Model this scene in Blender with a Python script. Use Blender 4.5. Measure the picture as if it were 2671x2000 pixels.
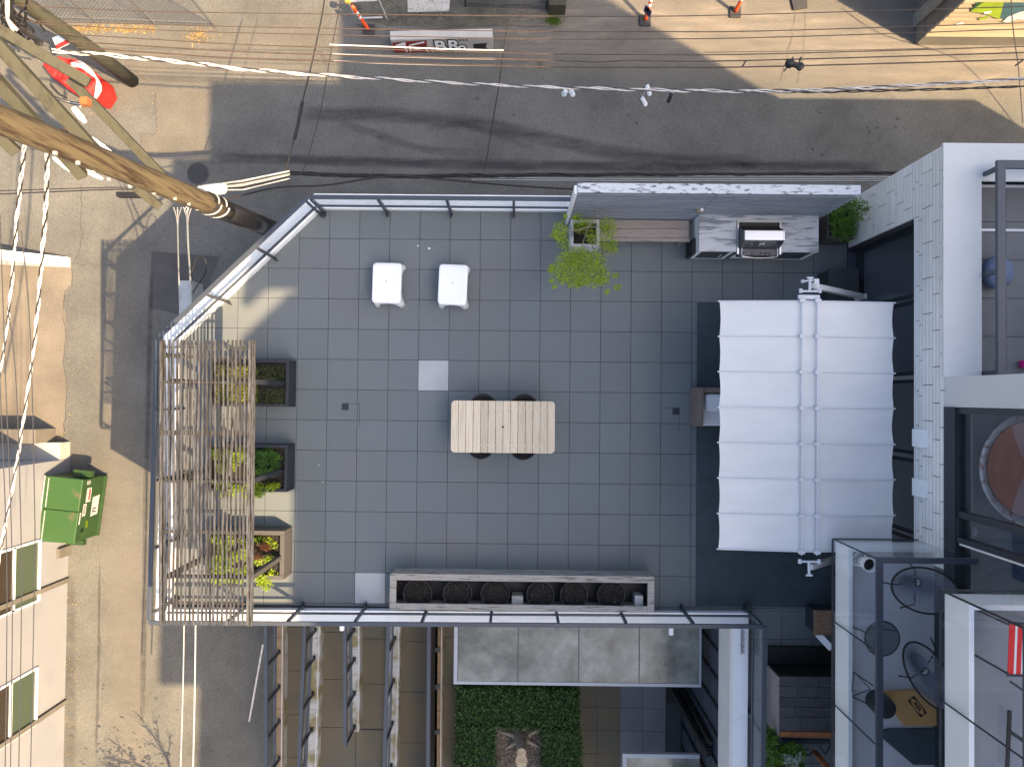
import bpy, math, random
from mathutils import Vector, Matrix
random.seed(7)
for o in list(bpy.data.objects):
    bpy.data.objects.remove(o, do_unlink=True)
S = bpy.context.scene
COL = S.collection
R_ = math.radians

# ------------------------------------------------------------------ camera
CAM = Vector((3.802, -3.138, 14.267))
F = 1851.0
ROT = (Matrix.Rotation(R_(0.587), 3, 'Z') @ Matrix.Rotation(R_(0.327), 3, 'Y') @ Matrix.Rotation(R_(1.001), 3, 'X'))
cd = bpy.data.cameras.new('camera')
cam = bpy.data.objects.new('camera', cd); COL.objects.link(cam)
cam.matrix_world = Matrix.Translation(CAM) @ ROT.to_4x4()
cd.sensor_fit = 'HORIZONTAL'; cd.sensor_width = 36.0; cd.lens = 36.0 * F / 2671.0
cd.clip_start = 0.1; cd.clip_end = 2000
S.camera = cam

# ------------------------------------------------------------------ light
SHX, SHY = -0.71, 0.41            # how far a shadow runs per metre of height
sun_dir = Vector((SHX, SHY, -1.0)).normalized()
el = math.asin(-sun_dir.z)
w = bpy.data.worlds.new('World'); S.world = w; w.use_nodes = True
nt = w.node_tree
bgn = nt.nodes['Background']
sk = nt.nodes.new('ShaderNodeTexSky'); sk.sky_type = 'NISHITA'; sk.sun_disc = False
sk.sun_elevation = el; sk.sun_rotation = math.atan2(-sun_dir.x, -sun_dir.y)
sk.air_density = 1.0; sk.dust_density = 5.0; sk.ozone_density = 0.25; sk.altitude = 0
nt.links.new(sk.outputs[0], bgn.inputs[0]); bgn.inputs[1].default_value = 0.128
sl = bpy.data.lights.new('sun', 'SUN'); sl.energy = 5.0; sl.angle = R_(0.36); sl.color = (1.0, 0.735, 0.43)
so = bpy.data.objects.new('sun', sl); COL.objects.link(so)
so.location = (20, -15, 40); so.rotation_euler = sun_dir.to_track_quat('-Z', 'Y').to_euler()
vs = S.view_settings
vs.view_transform = 'Standard'; vs.look = 'None'; vs.gamma = 1.0; vs.exposure = 1.42
S.cycles.max_bounces = 8; S.cycles.transparent_max_bounces = 24
S.cycles.diffuse_bounces = 4; S.cycles.glossy_bounces = 3

# ------------------------------------------------------------------ helpers
def P(u, v, z):
    """world point at height z that the lens sees at photo pixel (u, v)"""
    d = ROT @ Vector(((u - 1335.5) / F, (1000.0 - v) / F, -1.0))
    t = (z - CAM.z) / d.z
    return CAM + d * t
def K(ox, oy, s=3.3114):
    return lambda x, y, z: P(ox + x / s, oy + y / s, z)
def Q(u, v, z): return P(u * 1.2075, v * 1.2075, z)
def rel(x, y, z=0.0): return Vector((CAM.x + x, CAM.y + y, z))
k00, k10, k20, k30 = K(0, 0), K(668, 0), K(1336, 0), K(2004, 0)
k01, k11, k21, k31 = K(0, 500), K(668, 500), K(1336, 450), K(2004, 450)
k02, k12, k22, k32 = K(0, 1000), K(668, 1000), K(1336, 950), K(2004, 950)
k03, k13, k23, k33 = K(0, 1500), K(668, 1500), K(1336, 1500), K(2004, 1500)
ZG, ZC, ZD = -6.8, -4.9, 2.95

class MB:
    def __init__(s): s.v = []; s.f = []; s.m = []; s.mi = 0
    def add(s, vs_, fs):
        n = len(s.v); s.v += [tuple(p) for p in vs_]
        for f in fs: s.f.append([i + n for i in f]); s.m.append(s.mi)
        return s
    def box(s, x0, y0, z0, x1, y1, z1):
        if x0 > x1: x0, x1 = x1, x0
        if y0 > y1: y0, y1 = y1, y0
        if z0 > z1: z0, z1 = z1, z0
        return s.add([(x0,y0,z0),(x1,y0,z0),(x1,y1,z0),(x0,y1,z0),(x0,y0,z1),(x1,y0,z1),(x1,y1,z1),(x0,y1,z1)],
              [(3,2,1,0),(4,5,6,7),(0,1,5,4),(1,2,6,5),(2,3,7,6),(3,0,4,7)])
    def prism(s, poly, z0, z1):
        a = sum(poly[i][0]*poly[(i+1)%len(poly)][1]-poly[(i+1)%len(poly)][0]*poly[i][1] for i in range(len(poly)))
        if a < 0: poly = poly[::-1]
        n = len(poly)
        vs_ = [(p[0],p[1],z0) for p in poly] + [(p[0],p[1],z1) for p in poly]
        fs = [tuple(range(n-1,-1,-1)), tuple(range(n,2*n))] + [(i,(i+1)%n,n+(i+1)%n,n+i) for i in range(n)]
        return s.add(vs_, fs)
    def bar(s, p, q, w, h, up=(0,0,1), roll=0):
        p = Vector(p); q = Vector(q); d = (q-p).normalized(); u = Vector(up)
        if abs(d.dot(u)) > .98: u = Vector((0,1,0))
        a = d.cross(u).normalized(); b = a.cross(d).normalized()
        if roll: a, b = a*math.cos(roll)+b*math.sin(roll), b*math.cos(roll)-a*math.sin(roll)
        vs_ = []
        for c in (p, q):
            for sx, sy in ((-1,-1),(1,-1),(1,1),(-1,1)): vs_.append(c + a*sx*w/2 + b*sy*h/2)
        return s.add(vs_, [(0,1,2,3),(7,6,5,4),(1,0,4,5),(2,1,5,6),(3,2,6,7),(0,3,7,4)])
    def tube(s, pts, r, n=8, cap=True):
        pts = [Vector(p) for p in pts]; rs = r if isinstance(r,(list,tuple)) else [r]*len(pts)
        vs_ = []; d0 = (pts[1]-pts[0]).normalized()
        u = Vector((0,0,1)) if abs(d0.z) < .9 else Vector((1,0,0))
        a = d0.cross(u).normalized()
        for i,p in enumerate(pts):
            d = ((pts[min(i+1,len(pts)-1)]-p).normalized() + (p-pts[max(i-1,0)]).normalized())
            d = d.normalized() if d.length > 1e-6 else d0
            a = (a - d*a.dot(d)).normalized(); b = d.cross(a)
            for k in range(n):
                t = 2*math.pi*k/n; vs_.append(p + (a*math.cos(t)+b*math.sin(t))*rs[i])
        fs = []
        for i in range(len(pts)-1):
            for k in range(n): fs.append((i*n+k, i*n+(k+1)%n, (i+1)*n+(k+1)%n, (i+1)*n+k))
        if cap: fs += [tuple(range(n-1,-1,-1)), tuple(range((len(pts)-1)*n, len(pts)*n))]
        return s.add(vs_, fs)
    def lathe(s, prof, c, n=24, sx=1, sy=1, cap=True):
        vs_ = []
        for r, z in prof:
            for k in range(n):
                t = 2*math.pi*k/n; vs_.append((c[0]+r*sx*math.cos(t), c[1]+r*sy*math.sin(t), c[2]+z))
        fs = []
        for i in range(len(prof)-1):
            for k in range(n): fs.append((i*n+k, i*n+(k+1)%n, (i+1)*n+(k+1)%n, (i+1)*n+k))
        if cap and prof[0][0] > 1e-4: fs.append(tuple(range(n-1,-1,-1)))
        if cap and prof[-1][0] > 1e-4: fs.append(tuple(range((len(prof)-1)*n, len(prof)*n)))
        return s.add(vs_, fs)
    def quad(s, a, b, c, d): return s.add([a,b,c,d], [(0,1,2,3)])
    def leaves(s, c, rad, n, size, up=.4, asp=.5, flat=0):
        for _ in range(n):
            while True:
                q = Vector((random.uniform(-1,1), random.uniform(-1,1), random.uniform(-1,1)))
                if .12 < q.length < 1: break
            p = Vector((c[0]+q.x*rad[0], c[1]+q.y*rad[1], c[2]+q.z*rad[2]))
            nrm = Vector((random.gauss(0,1), random.gauss(0,1), random.gauss(0,1)+up*2)).normalized()
            a = nrm.cross(Vector((random.gauss(0,1), random.gauss(0,1), random.gauss(0,.4)))).normalized(); b = nrm.cross(a)
            L = size*random.uniform(.6,1.4); W = L*asp
            s.add([p-a*L/2, p+b*W/2+nrm*L*.08, p+a*L/2, p-b*W/2+nrm*L*.08], [(0,1,2,3)])
        return s
    def mesh(s, name, mats, smooth=False):
        me = bpy.data.meshes.new(name); me.from_pydata(s.v, [], s.f)
        if not isinstance(mats,(list,tuple)): mats = [mats]
        for m in mats: me.materials.append(m)
        if len(mats) > 1:
            me.polygons.foreach_set('material_index', s.m)
        if smooth: me.polygons.foreach_set('use_smooth', [True]*len(me.polygons))
        me.update(); return me
    def build(s, name, mats, parent=None, kind=None, smooth=False, bevel=0, label=None):
        o = bpy.data.objects.new(name, s.mesh(name, mats, smooth)); COL.objects.link(o)
        if smooth and smooth != 'all':
            try:
                md = o.modifiers.new('sm','EDGE_SPLIT'); md.split_angle = R_(35)
            except Exception: pass
        if bevel:
            md = o.modifiers.new('bev','BEVEL'); md.width = bevel; md.segments = 2; md.limit_method = 'ANGLE'
        setp(o, parent)
        if kind: o['kind'] = kind
        if label: o['label'] = label
        return o
def setp(o, parent):
    if parent is not None:
        o.parent = parent
        if parent.type == 'EMPTY' and parent.parent is None:
            o.matrix_parent_inverse = Matrix.Translation(-parent.location)
def thing(name, label, cat, loc=(0,0,0), group=None):
    o = bpy.data.objects.new(name, None); COL.objects.link(o); o.location = loc; o.empty_display_size = .1
    o['label'] = label; o['category'] = cat
    if group: o['group'] = group
    return o
def tag(o, label, cat, group=None):
    o['label'] = label; o['category'] = cat
    if group: o['group'] = group
    return o
KIDS = {}
def copy_tree(o, parent=None):
    c = o.copy(); COL.objects.link(c)
    if parent is not None: c.parent = parent
    for ch in list(o.children): copy_tree(ch, c)
    return c
def inst(me, name, parent, loc=(0,0,0), rz=0, mat=None):
    o = bpy.data.objects.new(name, me); COL.objects.link(o)
    o.location = loc; o.rotation_euler = (0,0,rz)
    setp(o, parent)
    if mat: o.material_slots[0].link = 'OBJECT'; o.material_slots[0].material = mat
    return o
def offset(pl, d):
    """offset an open polyline to its left by d (2-D)"""
    out = []
    for i,p in enumerate(pl):
        ns = []
        if i > 0: e = (pl[i][0]-pl[i-1][0], pl[i][1]-pl[i-1][1]); l = math.hypot(*e); ns.append((-e[1]/l, e[0]/l))
        if i < len(pl)-1: e = (pl[i+1][0]-pl[i][0], pl[i+1][1]-pl[i][1]); l = math.hypot(*e); ns.append((-e[1]/l, e[0]/l))
        n = (sum(a[0] for a in ns)/len(ns), sum(a[1] for a in ns)/len(ns)); l2 = n[0]**2+n[1]**2
        out.append((p[0]+n[0]*d/l2, p[1]+n[1]*d/l2))
    return out
def clip(poly, convex):
    out = list(poly)
    for i in range(len(convex)):
        a = convex[i]; b = convex[(i+1)%len(convex)]; inp = out; out = []
        side = lambda p: (b[0]-a[0])*(p[1]-a[1]) - (b[1]-a[1])*(p[0]-a[0])
        for j in range(len(inp)):
            p = inp[j]; q = inp[(j+1)%len(inp)]; sp, sq = side(p), side(q)
            if sp >= 0: out.append(p)
            if sp*sq < 0:
                t = sp/(sp-sq); out.append((p[0]+t*(q[0]-p[0]), p[1]+t*(q[1]-p[1])))
        if not out: return []
    return out
def area(p): return abs(sum(p[i][0]*p[(i+1)%len(p)][1]-p[(i+1)%len(p)][0]*p[i][1] for i in range(len(p))))/2

# ------------------------------------------------------------------ materials
def M(name, col, rough=.7, var=.15, scale=6.0, bump=.15, bscale=90.0, metal=0.0, col2=None, thr=(.45,.65), stretch=None, rnd=0.0, spec=.5, fine=.0, sheen=0):
    m = bpy.data.materials.new(name); m.use_nodes = True
    t = m.node_tree; N = t.nodes; L = t.links; b = N['Principled BSDF']
    geo = N.new('ShaderNodeNewGeometry'); src = geo.outputs['Position']
    if stretch:
        mp = N.new('ShaderNodeMapping'); mp.inputs['Scale'].default_value = stretch
        L.new(src, mp.inputs[0]); src = mp.outputs[0]
    n1 = N.new('ShaderNodeTexNoise'); n1.inputs['Scale'].default_value = scale; n1.inputs['Detail'].default_value = 7; n1.inputs['Roughness'].default_value = .62
    L.new(src, n1.inputs['Vector'])
    mr = N.new('ShaderNodeMapRange'); L.new(n1.outputs['Fac'], mr.inputs['Value'])
    c1 = (*col, 1)
    mx = N.new('ShaderNodeMix'); mx.data_type = 'RGBA'
    if col2:
        mr.inputs['From Min'].default_value = thr[0]; mr.inputs['From Max'].default_value = thr[1]
        mx.inputs[6].default_value = c1; mx.inputs[7].default_value = (*col2, 1)
    else:
        mr.inputs['From Min'].default_value = .3; mr.inputs['From Max'].default_value = .7
        mx.inputs[6].default_value = (*[c*(1-var) for c in col],1); mx.inputs[7].default_value = (*[min(1,c*(1+var)) for c in col],1)
    L.new(mr.outputs[0], mx.inputs[0]); out = mx.outputs[2]
    n2 = N.new('ShaderNodeTexNoise'); n2.inputs['Scale'].default_value = bscale; n2.inputs['Detail'].default_value = 4
    L.new(geo.outputs['Position'] if not stretch else src, n2.inputs['Vector'])
    if fine:
        mr2 = N.new('ShaderNodeMapRange'); mr2.inputs['From Min'].default_value = .3; mr2.inputs['From Max'].default_value = .7
        mr2.inputs['To Min'].default_value = 1-fine; mr2.inputs['To Max'].default_value = 1+fine
        L.new(n2.outputs['Fac'], mr2.inputs['Value'])
        vm = N.new('ShaderNodeVectorMath'); vm.operation = 'SCALE'; L.new(out, vm.inputs[0]); L.new(mr2.outputs[0], vm.inputs['Scale']); out = vm.outputs[0]
    if rnd:
        oi = N.new('ShaderNodeObjectInfo'); mr3 = N.new('ShaderNodeMapRange')
        mr3.inputs['To Min'].default_value = 1-rnd; mr3.inputs['To Max'].default_value = 1+rnd
        L.new(oi.outputs['Random'], mr3.inputs['Value'])
        vm = N.new('ShaderNodeVectorMath'); vm.operation = 'SCALE'; L.new(out, vm.inputs[0]); L.new(mr3.outputs[0], vm.inputs['Scale']); out = vm.outputs[0]
    L.new(out, b.inputs['Base Color'])
    b.inputs['Roughness'].default_value = rough; b.inputs['Metallic'].default_value = metal
    b.inputs['Specular IOR Level'].default_value = spec
    if bump:
        bp = N.new('ShaderNodeBump'); bp.inputs['Strength'].default_value = bump; bp.inputs['Distance'].default_value = .01
        L.new(n2.outputs['Fac'], bp.inputs['Height']); L.new(bp.outputs[0], b.inputs['Normal'])
    return m
def leafmat(name, c1, c2):
    m = bpy.data.materials.new(name); m.use_nodes = True; t = m.node_tree; N = t.nodes; L = t.links; b = N['Principled BSDF']
    geo = N.new('ShaderNodeNewGeometry'); n1 = N.new('ShaderNodeTexNoise'); n1.inputs['Scale'].default_value = 9; n1.inputs['Detail'].default_value = 5
    L.new(geo.outputs['Position'], n1.inputs['Vector'])
    mix = N.new('ShaderNodeMix'); mix.data_type = 'RGBA'
    ad = N.new('ShaderNodeMath'); ad.operation = 'ADD'; L.new(n1.outputs['Fac'], ad.inputs[0])
    ml = N.new('ShaderNodeMath'); ml.operation = 'MULTIPLY_ADD'; L.new(geo.outputs['Random Per Island'], ml.inputs[0]); ml.inputs[1].default_value = .9; ml.inputs[2].default_value = -.45
    L.new(ml.outputs[0], ad.inputs[1]); L.new(ad.outputs[0], mix.inputs[0])
    mix.inputs[6].default_value = (*c1,1); mix.inputs[7].default_value = (*c2,1)
    L.new(mix.outputs[2], b.inputs['Base Color']); b.inputs['Roughness'].default_value = .5
    tr = N.new('ShaderNodeBsdfTranslucent'); L.new(mix.outputs[2], tr.inputs[0])
    ms = N.new('ShaderNodeMixShader'); ms.inputs[0].default_value = .35
    L.new(b.outputs[0], ms.inputs[1]); L.new(tr.outputs[0], ms.inputs[2]); L.new(ms.outputs[0], N['Material Output'].inputs[0])
    return m
def glass(name, tint=(.9,.95,.95), rough=.02, body=0.0, bodycol=(.3,.33,.33), ior=1.5, dirt=False):
    """thin pane: transparent with Fresnel reflection, optionally some milky body"""
    m = bpy.data.materials.new(name); m.use_nodes = True; t = m.node_tree; N = t.nodes; L = t.links
    N.remove(N['Principled BSDF']); out = N['Material Output']
    tr = N.new('ShaderNodeBsdfTransparent'); tr.inputs[0].default_value = (*tint,1)
    gl = N.new('ShaderNodeBsdfGlossy'); gl.inputs['Roughness'].default_value = rough
    fr = N.new('ShaderNodeFresnel'); g0 = N.new('ShaderNodeNewGeometry'); mi_ = N.new('ShaderNodeMapRange'); mi_.inputs['To Min'].default_value = ior; mi_.inputs['To Max'].default_value = 1/ior
    L.new(g0.outputs['Backfacing'], mi_.inputs['Value']); L.new(mi_.outputs[0], fr.inputs[0])   # same reflection on both faces of the pane
    base = tr.outputs[0]
    if body:
        df = N.new('ShaderNodeBsdfDiffuse'); df.inputs[0].default_value = (*bodycol,1)
        ms0 = N.new('ShaderNodeMixShader'); ms0.inputs[0].default_value = body
        if dirt:
            geo = N.new('ShaderNodeNewGeometry'); n1 = N.new('ShaderNodeTexNoise'); n1.inputs['Scale'].default_value = 1.6; n1.inputs['Detail'].default_value = 9
            L.new(geo.outputs['Position'], n1.inputs['Vector'])
            mr = N.new('ShaderNodeMapRange'); mr.inputs['From Min'].default_value = .35; mr.inputs['From Max'].default_value = .68
            mr.inputs['To Min'].default_value = body*.75; mr.inputs['To Max'].default_value = min(1,body*1.3)
            L.new(n1.outputs['Fac'], mr.inputs['Value']); L.new(mr.outputs[0], ms0.inputs[0])
            mc = N.new('ShaderNodeMix'); mc.data_type = 'RGBA'; mc.inputs[6].default_value = (*[c*.55 for c in bodycol],1); mc.inputs[7].default_value = (*[min(1,c*1.25) for c in bodycol],1)
            n3 = N.new('ShaderNodeTexNoise'); n3.inputs['Scale'].default_value = 1.1; n3.inputs['Detail'].default_value = 10; n3.inputs['Roughness'].default_value = .7
            L.new(geo.outputs['Position'], n3.inputs['Vector'])
            mr2 = N.new('ShaderNodeMapRange'); mr2.inputs['From Min'].default_value = .38; mr2.inputs['From Max'].default_value = .64; L.new(n3.outputs['Fac'], mr2.inputs['Value'])
            L.new(mr2.outputs[0], mc.inputs[0]); L.new(mc.outputs[2], df.inputs[0])
        L.new(tr.outputs[0], ms0.inputs[1]); L.new(df.outputs[0], ms0.inputs[2]); base = ms0.outputs[0]
    ms = N.new('ShaderNodeMixShader'); L.new(fr.outputs[0], ms.inputs[0]); L.new(base, ms.inputs[1]); L.new(gl.outputs[0], ms.inputs[2])
    L.new(ms.outputs[0], out.inputs[0]); return m

m_ground = M('ground asphalt', (.108,.106,.097), .9, .26, .55, .5, 38, fine=.3)
m_patch = M('asphalt patch', (.068,.065,.064), .9, .18, 1.4, .5, 45, fine=.25)
m_conc = M('alley concrete', (.150,.130,.104), .9, .2, .9, .3, 30, fine=.2)
m_concl = M('light concrete', (.42,.41,.38), .85, .14, 1.4, .2, 40, fine=.08)
m_dirt = M('dirt', (.085,.082,.065), .95, .4, 1.6, .8, 26, fine=.4)
m_pav = M('terrace paver', (.128,.149,.159), .8, .07, .42, .3, 120, rnd=.04, fine=.13, col2=(.136,.144,.152), thr=(.42,.68))
m_pavl = M('pale paver', (.36,.375,.40), .8, .08, 2, .2, 140, fine=.05)
m_joint = M('paver joint', (.05,.052,.055), .9, .2)
m_pavc = M('courtyard slab', (.125,.103,.066), .85, .25, .8, .2, 60, rnd=.05, fine=.12, col2=(.10,.09,.068), thr=(.42,.62))
m_pavg = M('grey courtyard paver', (.155,.16,.165), .85, .15, 1.2, .2, 60, rnd=.14, fine=.1)
m_rug = M('navy outdoor rug', (.046,.060,.072), .95, .2, 3, .3, 220)
m_white = M('white metal flashing', (.86,.87,.88), .45, .03, 3, .02)
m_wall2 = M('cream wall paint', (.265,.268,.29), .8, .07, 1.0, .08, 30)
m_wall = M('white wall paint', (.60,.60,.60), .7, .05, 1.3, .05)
m_tile = M('glazed white cladding', (.80,.785,.76), .4, .06, 1.5, .03, rnd=.05)
m_grout = M('grout', (.17,.165,.16), .9, .1)
m_rail = M('slate grey railing', (.052,.062,.082), .42, .08, 5, .03)
m_dark = M('dark frame', (.026,.029,.036), .4, .15, 5, .03)
m_black = M('black', (.012,.012,.013), .55, .2, 6, .05)
m_navy = M('planter charcoal', (.022,.026,.034), .6, .12, 5, .08)
m_planterb = M('planter brown grey', (.078,.073,.07), .65, .12, 5, .08, stretch=(2,20,2))
m_slat = M('weathered slat', (.066,.067,.072), .9, .5, 3.0, .6, 8, stretch=(14,1.6,14), col2=(.022,.019,.018), thr=(.46,.58), rnd=.45)
m_slat2 = M('weathered batten', (.06,.057,.057), .9, .4, 3.0, .5, 10, stretch=(1.6,14,14))
m_table = M('acacia plank', (.60,.515,.39), .6, .12, 1.6, .15, 7, stretch=(16,1.0,5), col2=(.49,.40,.28), thr=(.48,.68), rnd=.15)
m_bench = M('bench plank', (.30,.265,.245), .8, .2, 2, .3, 8, stretch=(1.4,22,8), col2=(.20,.172,.155), thr=(.48,.64), rnd=.08)
m_trough = M('weathered trough wood', (.35,.325,.295), .85, .2, 2, .4, 7, stretch=(1.3,20,8), col2=(.13,.11,.09), thr=(.53,.62), rnd=.05)
m_soil = M('soil', (.018,.015,.013), .95, .5, 14, 1.0, 40, fine=.6)
m_plastic = M('white moulded plastic', (.83,.84,.86), .38, .02, 3, .0)
m_corr = M('slate board', (.24,.27,.32), .5, .12, 1.2, .1, 30, stretch=(1,6,6), rnd=.07)
m_capm = M('weathered zinc cap', (.55,.575,.61), .5, .2, 9, .2, 14, stretch=(.7,2.2,1), col2=(.10,.11,.125), thr=(.53,.63))
m_granite = M('striped granite', (.50,.525,.56), .3, .2, 2.6, .05, 30, stretch=(.55,4.6,1), col2=(.20,.22,.25), thr=(.50,.585))
m_steel = M('stainless steel', (.62,.63,.65), .28, .06, 2, .05, 40, metal=1, stretch=(1,20,1))
m_steel_d = M('dark steel', (.09,.09,.095), .45, .1, 3, .05, metal=.6)
m_alum = M('light aluminium', (.58,.60,.64), .4, .05, 3, .02)
m_cloth = M('pale awning cloth', (.68,.68,.675), .85, .06, .9, .06, 300, stretch=(1,3,1))
m_wick = M('brown wicker', (.20,.155,.13), .8, .35, 2, .8, 60, stretch=(3,30,30))
m_cush = M('off white cushion', (.70,.71,.73), .9, .04, 3, .1)
m_mesh = M('black woven seat', (.02,.022,.026), .7, .5, 40, .6, 200)
m_wood = M('pole timber', (.125,.096,.052), .85, .4, 2.4, .5, 6, stretch=(7,7,.45), col2=(.038,.021,.010), thr=(.46,.60))
m_wood2 = M('treated timber', (.060,.058,.038), .85, .2, 1.8, .3, 7, stretch=(6,3,1.2), col2=(.034,.030,.018), thr=(.5,.7))
m_tar = M('pole tar sleeve', (.006,.006,.008), .35, .2, 4, .05)
m_wireb = M('black cable', (.022,.020,.020), .6, .2, 8, .0)
m_wirew = M('pale cable', (.62,.58,.55), .5, .3, 6, .0)
m_wirer = M('copper brown cable', (.075,.05,.036), .6, .3, 6, .0)
m_ceram = M('white porcelain', (.85,.84,.82), .3, .03, 4, .0)
m_red = M('red tarp', (.42,.016,.012), .7, .5, 5, .8, 9)
m_orange = M('orange plastic', (.85,.10,.02), .45, .12, 5, .02)
m_rubber = M('black rubber', (.035,.035,.037), .8, .2, 8, .3)
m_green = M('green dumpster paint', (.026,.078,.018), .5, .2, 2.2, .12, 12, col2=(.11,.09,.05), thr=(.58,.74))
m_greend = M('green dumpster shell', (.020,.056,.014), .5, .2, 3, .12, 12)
m_gwin = M('green tinted glass', (.06,.085,.055), .15, .05, 1, 0)
m_pat2 = M('weathered repair patch', (.115,.105,.09), .9, .2, .8, .4, 38, fine=.25)
m_balc2 = M('upper balcony floor', (.22,.225,.245), .8, .1, 1.2, .1, 120, fine=.06)  # one floor material: shade put into this copy, light into the lower one
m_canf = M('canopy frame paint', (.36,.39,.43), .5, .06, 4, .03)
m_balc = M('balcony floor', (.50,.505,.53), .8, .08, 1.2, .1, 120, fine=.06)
m_str = M('chair string', (.17,.18,.22), .6, .1, 6, .0)
m_side = M('tan siding', (.46,.37,.25), .8, .14, 1.1, .2, 10, stretch=(.6,8,8), rnd=.12)
m_bwall = M('brown grey wall', (.15,.135,.115), .9, .25, .8, .2, 20)
m_galv = M('galvanised steel', (.50,.51,.50), .45, .1, 8, .05, metal=.4)
m_card = M('cardboard', (.50,.29,.11), .85, .06, 4, .1, 40)
m_rust = M('rusty steel', (.30,.11,.035), .8, .35, 6, .4, 30)
m_cloc = M('red stripe cloth', (.62,.02,.02), .8, .06)
m_orw = M('terracotta fabric', (.72,.25,.14), .85, .06)
m_pink = M('pale pink fabric', (.82,.55,.53), .85, .05)
m_flor = M('floral fabric', (.62,.58,.60), .85, .2, 7, .1, col2=(.42,.20,.17), thr=(.54,.6))
m_floor = M('interior floor', (.52,.53,.54), .4, .06, 1, .02)
m_mulch = M('pebble mulch', (.19,.155,.125), .95, .5, 9, 1.0, 30, fine=.6)
m_trunk = M('sawn trunk', (.42,.33,.22), .85, .35, 6, .5, 20)
m_fence = M('grey fence wire', (.13,.135,.138), .5, .15, 8, .05)
m_bark = M('bark', (.29,.24,.185), .9, .35, 8, .6, 20)
m_dplank = M('dark wet plank', (.060,.060,.066), .6, .35, 2, .4, 9, stretch=(1.4,14,8), col2=(.12,.11,.105), thr=(.56,.68), rnd=.16)
m_lime = leafmat('lime leaves', (.13,.24,.012), (.42,.52,.03))
m_boxl = leafmat('boxwood leaves', (.035,.055,.014), (.13,.15,.045))
m_box_sunlit = leafmat('sunlit boxwood leaves', (.11,.15,.015), (.36,.34,.04))  # sunlit part of the box hedge, sunlight put into the leaf colour
m_fern = leafmat('fern leaves', (.03,.10,.015), (.12,.26,.03))
m_bamb = leafmat('bamboo leaves', (.03,.10,.012), (.16,.32,.03))
m_hedge = leafmat('hedge leaves', (.006,.026,.005), (.075,.165,.028))
m_redl = leafmat('russet leaves', (.08,.03,.018), (.20,.08,.045))
m_pale = leafmat('silver leaves', (.22,.30,.22), (.62,.66,.60))
m_grass = leafmat('grass blades', (.05,.12,.01), (.22,.36,.04))
m_dry = leafmat('dry leaves', (.24,.14,.04), (.62,.42,.16))
m_pane = glass('balcony glass', (.975,.985,.99), ior=1.22)
m_wpane = glass('window glass', (.96,.97,.975), ior=1.3)
m_dpane = glass('dark door glass', (.88,.90,.92), body=.04, bodycol=(.25,.27,.30))
m_frost = glass('dirty canopy glass', (.5,.52,.52), body=.62, bodycol=(.34,.355,.32), dirt=True, rough=.1)
m_tglass = glass('smoked table glass', (.55,.58,.62), body=.12, bodycol=(.3,.32,.35))
# ================================================================== SETTING
g = MB(); g.quad((-250,-250,ZG),(250,-250,ZG),(250,250,ZG),(-250,250,ZG)); g.build('ground', m_ground, kind='structure')
def sheet(name, pts, mat, dz, kind='structure'):
    pts = [(p[0],p[1],ZG+dz) for p in pts]
    a = sum(pts[i][0]*pts[(i+1)%len(pts)][1]-pts[(i+1)%len(pts)][0]*pts[i][1] for i in range(len(pts)))
    if a < 0: pts = pts[::-1]
    return MB().add(pts, [tuple(range(len(pts)))]).build(name, mat, kind=kind)
sheet('concrete_apron', [k01(-300,420,ZG),k01(560,560,ZG),k01(625,640,ZG),k01(615,820,ZG),k01(552,900,ZG),k01(570,1180,ZG),k01(545,1490,ZG),k01(575,1656,ZG),k02(560,300,ZG),k02(545,590,ZG),k02(-300,590,ZG)], m_conc, .004)
sheet('road_patch', [k20(795,200,ZG),k20(1070,255,ZG),k20(900,445,ZG),k20(660,400,ZG)], m_patch, .004)
sheet('road_patch', [k20(1610,30,ZG),k20(2030,20,ZG),k20(1960,305,ZG),k20(1605,295,ZG)], m_conc, .004)
sheet('road_patch', [k00(1350,790,ZG),k00(1830,790,ZG),k00(1790,1330,ZG),k00(1220,1330,ZG),k00(1225,1160,ZG),k00(1345,1160,ZG)], m_pat2, .004)
sheet('road_patch', [k01(1310,515,ZG),k01(1900,560,ZG),k01(1700,1100,ZG),k01(1290,1000,ZG)], m_patch, .004)
# rubber and oil marks left by tyres: ribbons with ragged, faded edges
def stainmat():
    m = bpy.data.materials.new('tyre stain'); m.use_nodes = True; t = m.node_tree; N = t.nodes; L = t.links; b = N['Principled BSDF']
    b.inputs['Base Color'].default_value = (.045,.044,.045,1); b.inputs['Roughness'].default_value = .8
    uv = N.new('ShaderNodeAttribute'); uv.attribute_name = 'edge'
    geo = N.new('ShaderNodeNewGeometry'); mp = N.new('ShaderNodeMapping'); mp.inputs['Scale'].default_value = (.35,2.2,1); L.new(geo.outputs['Position'], mp.inputs[0])
    n = N.new('ShaderNodeTexNoise'); n.inputs['Scale'].default_value = 2.2; n.inputs['Detail'].default_value = 8; L.new(mp.outputs[0], n.inputs['Vector'])
    ml = N.new('ShaderNodeMath'); ml.operation = 'MULTIPLY'; L.new(uv.outputs['Fac'], ml.inputs[0])
    mr = N.new('ShaderNodeMapRange'); mr.inputs['From Min'].default_value = .3; mr.inputs['From Max'].default_value = .7; mr.inputs['To Min'].default_value = .35; mr.inputs['To Max'].default_value = 1.0
    L.new(n.outputs['Fac'], mr.inputs['Value']); L.new(mr.outputs[0], ml.inputs[1])
    L.new(ml.outputs[0], b.inputs['Alpha']); return m
m_stain = stainmat()
m_dust = m_stain.copy(); m_dust.name = 'pale road dust'; m_dust.node_tree.nodes['Principled BSDF'].inputs['Base Color'].default_value = (.235,.205,.168,1)
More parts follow.
